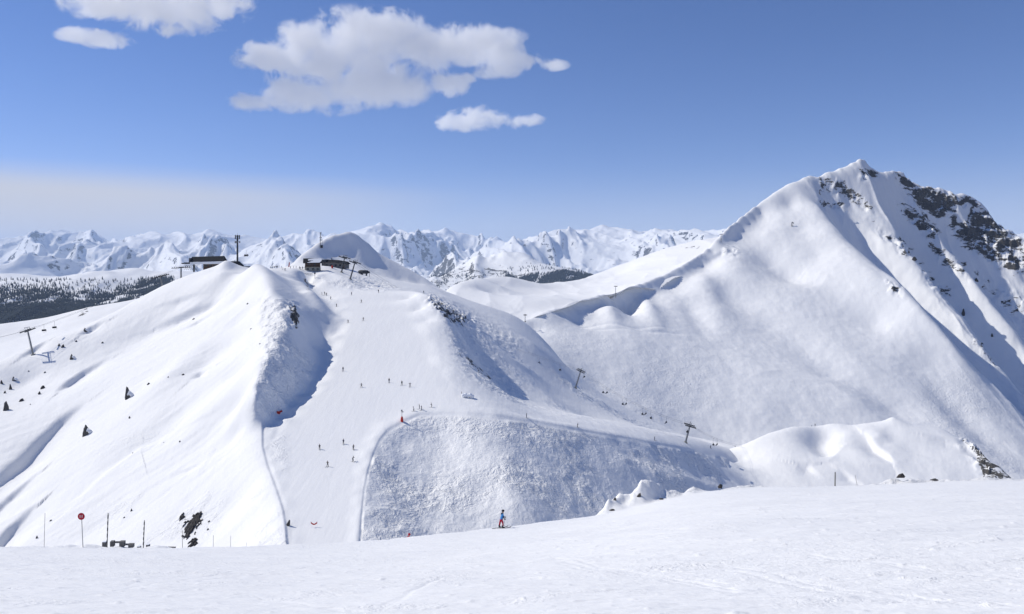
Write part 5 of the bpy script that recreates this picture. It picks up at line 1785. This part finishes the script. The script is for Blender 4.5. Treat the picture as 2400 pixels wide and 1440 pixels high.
# lattice mast on the dome
q = P(751, 581, 537)
lm = thing("lattice_mast", "thin lattice mast with small antennas on the left flank of the dome", "mast", (q[0], 537, SCs.at(q[0], 537) - .3))
Hl = 36 * 537 / F
la = MB()
for a in (0.5, 2.6, 4.7):
    la.tube([(.55 * math.cos(a), .55 * math.sin(a), 0), (.22 * math.cos(a), .22 * math.sin(a), Hl)], .07, 5)
for kz in range(12):
    z0, z1 = Hl * kz / 12, Hl * (kz + 1) / 12
    w0, w1 = .55 - .33 * kz / 12, .55 - .33 * (kz + 1) / 12
    for a, b2 in ((.5, 2.6), (2.6, 4.7), (4.7, .5)):
        la.tube([(w0 * math.cos(a), w0 * math.sin(a), z0), (w1 * math.cos(b2), w1 * math.sin(b2), z1)], .04, 4)
la.build("lattice", M_DSTEEL, lm)
for zz, w in ((Hl * .97, 1.0), (Hl * .66, 1.5), (Hl * .5, 1.2)):
    MB().box((0, 0, zz), (w, .15, .25)).box((w / 2, 0, zz), (.25, .25, 1.2)).build("antenna", M_DSTEEL, lm)
MB().box((.9, 0, .9), (1.4, 1.2, 1.9)).build("cabinet", M_DSTEEL, lm)
MB().box((1.4, .4, 3.2), (.12, .12, 6.0)).build("side_pole", M_DSTEEL, lm)
# trail sign before the hut, red post, pink flag, snow fence
q = SCs.hit(738, 653, 380, 470)
sg = thing("trail_sign", "dark round trail sign on a pole below the wooden hut", "sign", q)
MB().tube([(0, 0, -.3), (0, 0, 3.0)], .12, 6).build("pole", M_DSTEEL, sg)
MB().tube([(0, -.1, 3.0), (0, -.02, 3.0)], .5, 14).build("disc", M_DSTEEL, sg)
q = SCs.hit(778.5, 629, 440, 500)
rp = thing("padded_post", "short post wrapped in bright red padding on the bank by the hut", "padded post", q)
MB().tube([(0, 0, 0), (0, 0, .5), (0, 0, 1.5), (0, 0, 1.7)], [.5, .55, .5, .3], 10).build("padding", M_REDPAD, rp)
MB().tube([(0, 0, 1.7), (0, 0, 3.0)], .07, 6).build("post", M_DSTEEL, rp)
q = P(675, 630, 458)
fg = thing("flag_banner", "tall narrow faded pink flag planted by the crowd at the top", "flag", (q[0], 458, SCs.at(q[0], 458)), (0, R(8), 0))
MB().tube([(0, 0, -.3), (0, 0, 3.9)], .04, 5).build("pole", M_STEEL, fg)
MB().add([(x, .03 * math.sin(z * 2) + dy, z) for dy in (0, .02) for z in (.9, 1.6, 2.3, 3.0, 3.8) for x in (.03, .75 - .12 * (z > 3.5))],
         [(i, i + 1, i + 3, i + 2) for i in (0, 2, 4, 6)] + [(10 + i, 12 + i, 13 + i, 11 + i) for i in (0, 2, 4, 6)] + [(0, 10, 11, 1), (8, 9, 19, 18)]).build("cloth", M_PINK, fg)
q = SCs.hit(722, 645, 400, 480)
sf = thing("snow_fence", "short dark snow fence on the snow below the wooden hut", "fence", q, (0, 0, R(-12)))
for i in range(6):
    MB().box((-2.6 + i * 1.04, 0, .4), (.09, .09, 1.3)).build("picket", M_DSTEEL, sf)
for zz in (.45, .85):
    MB().box((0, -.07, zz), (5.6, .05, .1)).build("rail", M_GREYWOOD, sf)
# red padded signpost on the rim, mats, banner
q = SCs.hit(942, 988, 200, 300)
mk = thing("signpost", "signpost with red padding and two small boards on the piste rim", "signpost", q)
sc = q.y / F
MB().tube([(0, 0, -.5), (0, 0, 27 * sc)], .07, 8).build("post", M_GREY, mk)
MB().tube([(0, 0, -.6), (0, 0, .25), (0, 0, 1.2), (0, 0, 1.7)], [.40, .46, .38, .12], 10).build("red_padding", M_REDPAD, mk, True)
MB().box((-.05, -.1, 26 * sc), (.55, .06, .36), Matrix.Rotation(R(8), 4, 'Z')).build("sign_board", M_GREY, mk)
MB().box((.18, -.1, 22.5 * sc), (.75, .06, .26), Matrix.Rotation(R(-6), 4, 'Z')).build("sign_board", M_GREY, mk)
q = SCs.hit(652, 970, 200, 330)
mt = thing("crash_mat", "red crumpled safety mat at the lower tip of the big blue shadow", "safety mat", q, (0, 0, R(25)))
MB().box((0, 0, .35), (1.1, .3, .9), Matrix.Rotation(R(14), 4, 'Y')).build("pad", M_REDPAD, mt)
MB().box((1.1, .2, .22), (.9, .28, .6), Matrix.Rotation(R(-25), 4, 'Y')).build("pad", M_REDPAD, mt)
q = SCs.hit(736, 1236, 150, 230)
kk = q.y / F
bn = thing("banner", "red banner sagging across the bottom of the piste", "banner", (q.x, q.y, q.z), (0, 0, R(4)))
vs, fs_ = [], []
N = 12
for j, dy in ((0, 0), (1, .04)):
    for i in range(N + 1):
        u = i / N * 2 - 1
        zc = .55 + .42 * u * u
        for h in (0, .32 + .12 * u * u):
            vs.append((u * .78, dy, zc + h))
for i in range(N):
    a = i * 2
    o2 = (N + 1) * 2
    fs_ += [(a, a + 2, a + 3, a + 1), (o2 + a, o2 + a + 1, o2 + a + 3, o2 + a + 2), (a, o2 + a, o2 + a + 2, a + 2), (a + 1, a + 3, o2 + a + 3, o2 + a + 1)]
MB().add(vs, fs_).build("cloth", M_REDPAD, bn)
for u in (-.8, .8):
    MB().tube([(u, .02, -.3), (u, .02, 1.42)], .018, 5).build("stake", M_WHITE, bn)


# ---------------------------------------------------------------- things on the foreground rim
def rimY(px, back=0.0):
    return float(np.interp(px, [c[0] for c in crest], [c[2] for c in crest])) - back


def onrim(px, back=0.5):
    Y = rimY(px, back)
    x = (px - HX) / F * Y
    return Vector((x, Y, SA.at(x, Y)))


def pole(px0, px1, pytop, label, r=.018, striped=False, back=.5, mat=None, group=None, base=None):
    b = base or onrim(px1, back)
    s = b.y / F
    zt = (HY - pytop) * s
    dx = (px0 - px1) * s
    t = thing("marker_pole", label, "pole", b, (0, 0, 0), group)
    H = zt - b.z
    MB().tube([(0, 0, -.4), (dx, 0, H)], [r, r * .85], 8).build("shaft", mat or M_BAMBOO, t)
    if striped:
        n = 5
        for i in range(n):
            u0, u1 = .12 + i * .18, .12 + i * .18 + .10
            MB().tube([(dx * u0, 0, H * u0), (dx * u1, 0, H * u1)], r * 1.18, 8).build("band", M_DSTEEL, t)
    return t


pole(105.5, 103, 1203, "thin pale pole leaning slightly, furthest left on the foreground rim", .014)
pole(253.5, 250.5, 1203, "tall dark banded pole behind the grey blocks on the foreground rim", .034, True)
pole(338.5, 335.5, 1220, "shorter dark banded pole right of the grey blocks", .034, True)
pole(427.5, 427.5, 1244, "thin dark pole standing in front of the big dark rock patch", .018)
pole(500, 499.5, 1255, "short thin pole right of the dark rock patch, third from the end of the row", .016)
pole(541, 540, 1256, "short thin pole with a bit of tape, second from the end of the row", .014)
pole(577, 577, 1272, "shortest stub of pole, last at the right end of the row", .014)
pole(1957.5, 1957, 1107, "thick dark pole standing behind the right part of the foreground rim", .10, back=-.3)
pole(2004, 2010, 1113, "very thin leaning pole right of the thick dark pole", .028, base=SA.hit(2010, 1155, 70, 112))
pole(1567, 1568, 1152, "very thin pale stake by the snow heaps on the foreground rim", .03, mat=M_WHITE, back=3)
# piste sign with number
b = onrim(195, .5)
s = b.y / F
sgn = thing("piste_sign", "round red piste sign with the white number 11", "sign", b)
zt, dx = (HY - 1210.5) * s - b.z, (191 - 195) * s
MB().tube([(0, 0, -.4), (dx * .93, 0, zt)], .022, 8).build("pole", M_STEEL, sgn)
rd = 8.0 * s
dsk = MB().tube([(dx, -.045, zt), (dx, -.025, zt)], rd, 28).build("disc", M_RED, sgn)
MB().tube([(dx, -.024, zt), (dx, -.02, zt)], rd * 1.04, 28).build("rim", M_WHITE, dsk)
cu = bpy.data.curves.new("number", 'FONT')
cu.body, cu.size, cu.align_x, cu.align_y, cu.extrude, cu.offset = "11", rd * 1.15, 'CENTER', 'CENTER', .003, .004
to = bpy.data.objects.new("number", cu)
COL.objects.link(to)
nm = bpy.data.meshes.new_from_object(to.evaluated_get(bpy.context.evaluated_depsgraph_get()))
bpy.data.objects.remove(to)
nm.materials.append(M_WHITE)
no = bpy.data.objects.new("number", nm)
COL.objects.link(no)
no.parent = dsk
no.location, no.rotation_euler = (dx, -.05, zt), (R(90), 0, 0)
# grey timber frame and blocks half buried in the rim
b = onrim(288, -.1)
s = b.y / F
tf = thing("timber_barrier", "grey timber barrier of posts and beams half buried in the rim", "barrier", b, (0, 0, R(6)))
for px, w, h0, h1 in ((265, 8, 2, 14), (287, 11, 1, 13), (307, 11, -2, 6)):
    MB().box(((px - 288) * s, 0, (h0 + h1) / 2 * s), (w * s, .28, (h1 - h0) * s)).build("post", M_GREYWOOD, tf)
MB().box(((276 - 288) * s, .02, 10.5 * s), (13 * s, .12, 3.5 * s)).build("beam", M_GREYWOOD, tf)
MB().box(((298 - 288) * s, .02, 4.5 * s), (13 * s, .12, 3 * s)).build("beam", M_GREYWOOD, tf)
for px, w, h, lab in ((245, 8, 13, "square grey block at the left end of the timber barrier"), (326, 7, 5, "low grey block between the timber barrier and the shorter banded pole"), (347, 7, 5, "low grey block just right of the shorter banded pole")):
    b = onrim(px, -.05)
    bk = thing("timber_block", lab, "block", b, (0, 0, R(4)))
    MB().box((0, 0, h * s / 2 - .15), (w * s, .25, h * s + .3), None, .94).build("block", M_GREYWOOD, bk)
    MB().box((0, 0, h * s + .012), (w * s * .9, .22, .03)).build("snow_cap", M_SNOWC, bk)
b = onrim(398, -.05)
pk = thing("plank", "long grey plank lying along the foreground rim", "plank", b, (0, R(1), 0))
MB().box((0, 0, .03), (27 * s, .18, .06)).build("board", M_GREYWOOD, pk)


# ---------------------------------------------------------------- rocks
def rock(sheet, px, py, wpx, hpx, y0, y1, label, seed, mat=None, group=None, lean=0.0, cap=False, pos=None, pointy=1.0, name="rock"):
    p = pos or sheet.hit(px, py + hpx * .3, y0, y1)
    s = p.y / F
    rg = random.Random(seed)
    bm = bmesh.new()
    w, h = wpx * s / 2, hpx * s
    for i in range(34):
        a, z = rg.uniform(0, 6.283), rg.uniform(-.35, 1.0)
        rr = (1 - max(z, 0) ** (1.0 / pointy) * .9) ** .8 * rg.uniform(.75, 1.05)
        bm.verts.new((rr * math.cos(a) * w + lean * z * w, rr * math.sin(a) * w * .8, z * h))
    res = bmesh.ops.convex_hull(bm, input=bm.verts)
    bmesh.ops.delete(bm, geom=[v for v in bm.verts if not v.link_faces], context='VERTS')
    bmesh.ops.subdivide_edges(bm, edges=bm.edges, cuts=2, use_grid_fill=True)
    for v in bm.verts:
        n = fbm(np.array([v.co.x / w * 2.2 + seed]), np.array([v.co.z / h * 2.2 + v.co.y / w * 1.7]), 3, seed)[0]
        v.co *= 1 + .10 * float(n)
    me = bpy.data.meshes.new(name)
    bm.to_mesh(me)
    bm.free()
    me.materials.append(mat or M_ROCK)
    o = bpy.data.objects.new(name, me)
    COL.objects.link(o)
    o.location = p
    tag(o, label, "rock", group)
    if cap:
        m = MB()
        m.tube([(w * .1, -.1 * w, h * .25), (w * .35, -.1 * w, h * .5), (w * .8, 0, h * .28), (w * 1.5, .1, -.05 * h)], [w * .35, w * .45, w * .5, w * .25], 8)
        m.build("snow_cap", M_SNOWC, o, True)
    return o


GR = "small rocks poking out of the white west slope"
for i, (px, py, w, h, lab, cap, pt) in enumerate([(300, 925, 20, 28, "large pointed grey boulder alone on the white slope", True, 1.5), (203, 1012, 20, 22, "squat grey boulder with a snow cap, below the pointed one", True, .8),
                                            (25, 909, 9, 13, "narrow grey rock spike near the far left edge", False, 1.5), (33, 889, 12, 9, "dark triangular rock just above the narrow spike at far left", True, 1.4),
                                            (15, 955, 15, 22, "long dark slanting rock by the left edge of the photo", False, 1.0), (169, 838, 12, 11, "dark arrow shaped rock near the head of a wind gully", True, 1.3), (200, 774, 9, 8, "dark rock on the skyline side of the hill, right of the leaning pylon", True, 1.2),
                                            (4, 897, 8, 8, "dark rock right at the left edge of the photo", False, 1.0)]):
    rock(SCs, px, py, w, h, 200, 420, lab, 20 + i, None, None, -.25, cap, None, pt)
for i, (px, py, w, h) in enumerate([(100, 908, 12, 11), (92, 922, 7, 9), (105, 873, 5, 5), (138, 809, 6, 8), (178, 800, 6, 5), (240, 803, 6, 4), (11, 920, 6, 8), (67, 870, 4, 3), (71, 948, 3, 3), (50, 938, 14, 8), (348, 900, 8, 6), (303, 979, 5, 7), (421, 1035, 5, 5), (384, 1037, 3, 2), (429, 878, 8, 4),
                                    (588, 771, 5, 3), (119, 1220, 6, 4), (86, 1260, 6, 8), (308, 1196, 5, 8), (291, 1213, 5, 4), (394, 884, 4, 3), (147, 812, 9, 10), (580, 712, 6, 4), (454, 748, 7, 5), (609, 806, 4, 3), (490, 1222, 7, 4), (487, 1241, 6, 6), (311, 1062, 3, 3)]):
    rock(SCs, px, py, w, h * .75, 170, 420, "small dark rock poking out of the wide white slope at left", 50 + i, M_ROCKD, GR, .3)
for i, (px, py, w, h, lab) in enumerate([(2258, 733, 9, 14, "tall dark boulder standing alone on the shaded mountain flank"), (2325, 787, 8, 8, "small dark boulder low on the shaded mountain flank"), (2143, 608, 14, 9, "dark squat rock on a spur of the mountain below the cliff"), (2288, 657, 10, 8, "small rock at the end of a bright snow strip high on the mountain")]):
    rock(SE, px, py, w, h, 700, 1180, lab, 90 + i, M_ROCKD)
for i, (px, py, w, h, lab, mt_) in enumerate([(2112, 1115, 22, 10, "dark snow dusted rock on the foreground rim right of the thin poles", M_ROCKD), (2190, 1126, 26, 10, "low brownish rock on the foreground rim near the knoll", M_ROCK), (1688, 1139, 13, 8, "small dark rock with a snow cap at the notch in the rim", M_ROCKD)]):
    b = onrim(px, -1.2 if px > 1700 else 0.6)
    s = b.y / F
    b.z = (HY - (py + h * .45)) * s
    rock(None, px, py, w, h, 0, 0, lab, 120 + i, mt_, None, .15, False, b, .7)
for i, (px, py, w, h, lab) in enumerate([(1440, 1171, 9, 8, "dark rock showing in the left side of the snow heap"), (1497, 1162, 12, 9, "brown rock in the middle of the snow heap"), (1547, 1170, 16, 5, "thin slanting brown rock right of the snow heap"), (1432, 1196, 18, 6, "dark crack of rock at the foot of the snow heap"), (1618, 1153, 5, 4, "speck of rock on the small snow mound")]):
    p = SA.hit(px, py, 60, 108)
    rock(None, px, py, w, h, 0, 0, lab, 140 + i, M_ROCK, None, .5, False, Vector((p.x, p.y - .1, p.z - .1)), .7)
p = SC_h = SCs.hit(675, 1232, 150, 230)
rock(None, 675, 1232, 10, 14, 0, 0, "dark curved rock edge beside the lower left border of the piste", 160, M_ROCK, None, .8, False, p, .8)


def outcrop(sheet, poly, label, seed, y0, y1, name="rock_outcrop"):
    cx, cy = sum(p[0] for p in poly) / len(poly), sum(p[1] for p in poly) / len(poly)
    c = sheet.hit(cx, cy, y0, y1)
    wx = (max(p[0] for p in poly) - min(p[0] for p in poly)) / F * c.y * .6
    X, Y = np.meshgrid(np.linspace(c.x - wx * 1.6, c.x + wx * 1.6, 130), np.linspace(c.y - 16, c.y + 16, 190))
    Z = sheet.z(X, Y)
    px, py = proj(X, Y, Z)
    d = polydist(px, py, poly)
    n = ridged(X * .5, Y * .35, 4, seed) - .8 + fbm(X * .25, Y * .25, 3, seed + 3) * .6
    k = -d / 7.0 + n * 1.0
    up = np.clip(k, -.25, 1.0)
    hgt = .14 + .5 * up + .2 * (ridged(X * .9, Y * .9, 3, seed + 8) - .5)
    Zr = Z + np.where(k > 0, hgt, -.15)
    o = mesh_from_grid(name, X, Y, Zr, M_ROCKD, None, lambda a, b_, c_: k > -.02)
    del o['kind']
    bm = bmesh.new()
    bm.from_mesh(o.data)
    bmesh.ops.delete(bm, geom=[v for v in bm.verts if not v.link_faces], context='VERTS')
    bm.to_mesh(o.data)
    bm.free()
    o.data.polygons.foreach_set('use_smooth', [False] * len(o.data.polygons))
    tag(o, label, "rock outcrop")


outcrop(SCs, [(474, 1199), (478, 1206), (466, 1228), (455, 1248), (440, 1262), (430, 1260), (436, 1250), (424, 1243), (428, 1236), (442, 1222), (455, 1208)], "large jagged dark rock patch low on the white slope", 171, 150, 260)
outcrop(SCs, [(456, 1266), (461, 1274), (452, 1281), (444, 1279)], "small dark rock patch right under the large jagged one", 172, 150, 260)
outcrop(SCs, [(428, 1206), (433, 1207), (428, 1225), (422, 1226)], "small broken rock patch left of the large jagged one", 173, 150, 260)

# ---------------------------------------------------------------- avalanche control tubes on the mountain
for px, py, hp, lab in [(1921, 455, 9, "bent avalanche control pipe high under the main summit"), (1856, 530, 8, "bent avalanche control pipe on the bright face left of the summit"), (2300, 812, 7, "bent avalanche control pipe low on the right hand flank")]:
    p = SE.hit(px, py, 700, 1180)
    u = p.y / F
    t_ = thing("avalanche_pipe", lab, "avalanche pipe", p)
    MB().tube([(0, 0, -1), (0, 0, hp * u), (.5 * u, 0, hp * u * 1.15), (2.2 * u, 0, hp * u * 1.0), (4.0 * u, 0, hp * u * .72)], [.45, .45, .5, .55, .7], 8).build("pipe", M_DSTEEL, t_, True)
    MB().tube([(0, 0, 0), (3.5 * u, .8, -1.2)], .25, 6).build("strut", M_DSTEEL, t_)
    MB().box((0, 0, -.2), (2.2, 2.2, 1.2)).build("footing", M_STONE, t_)
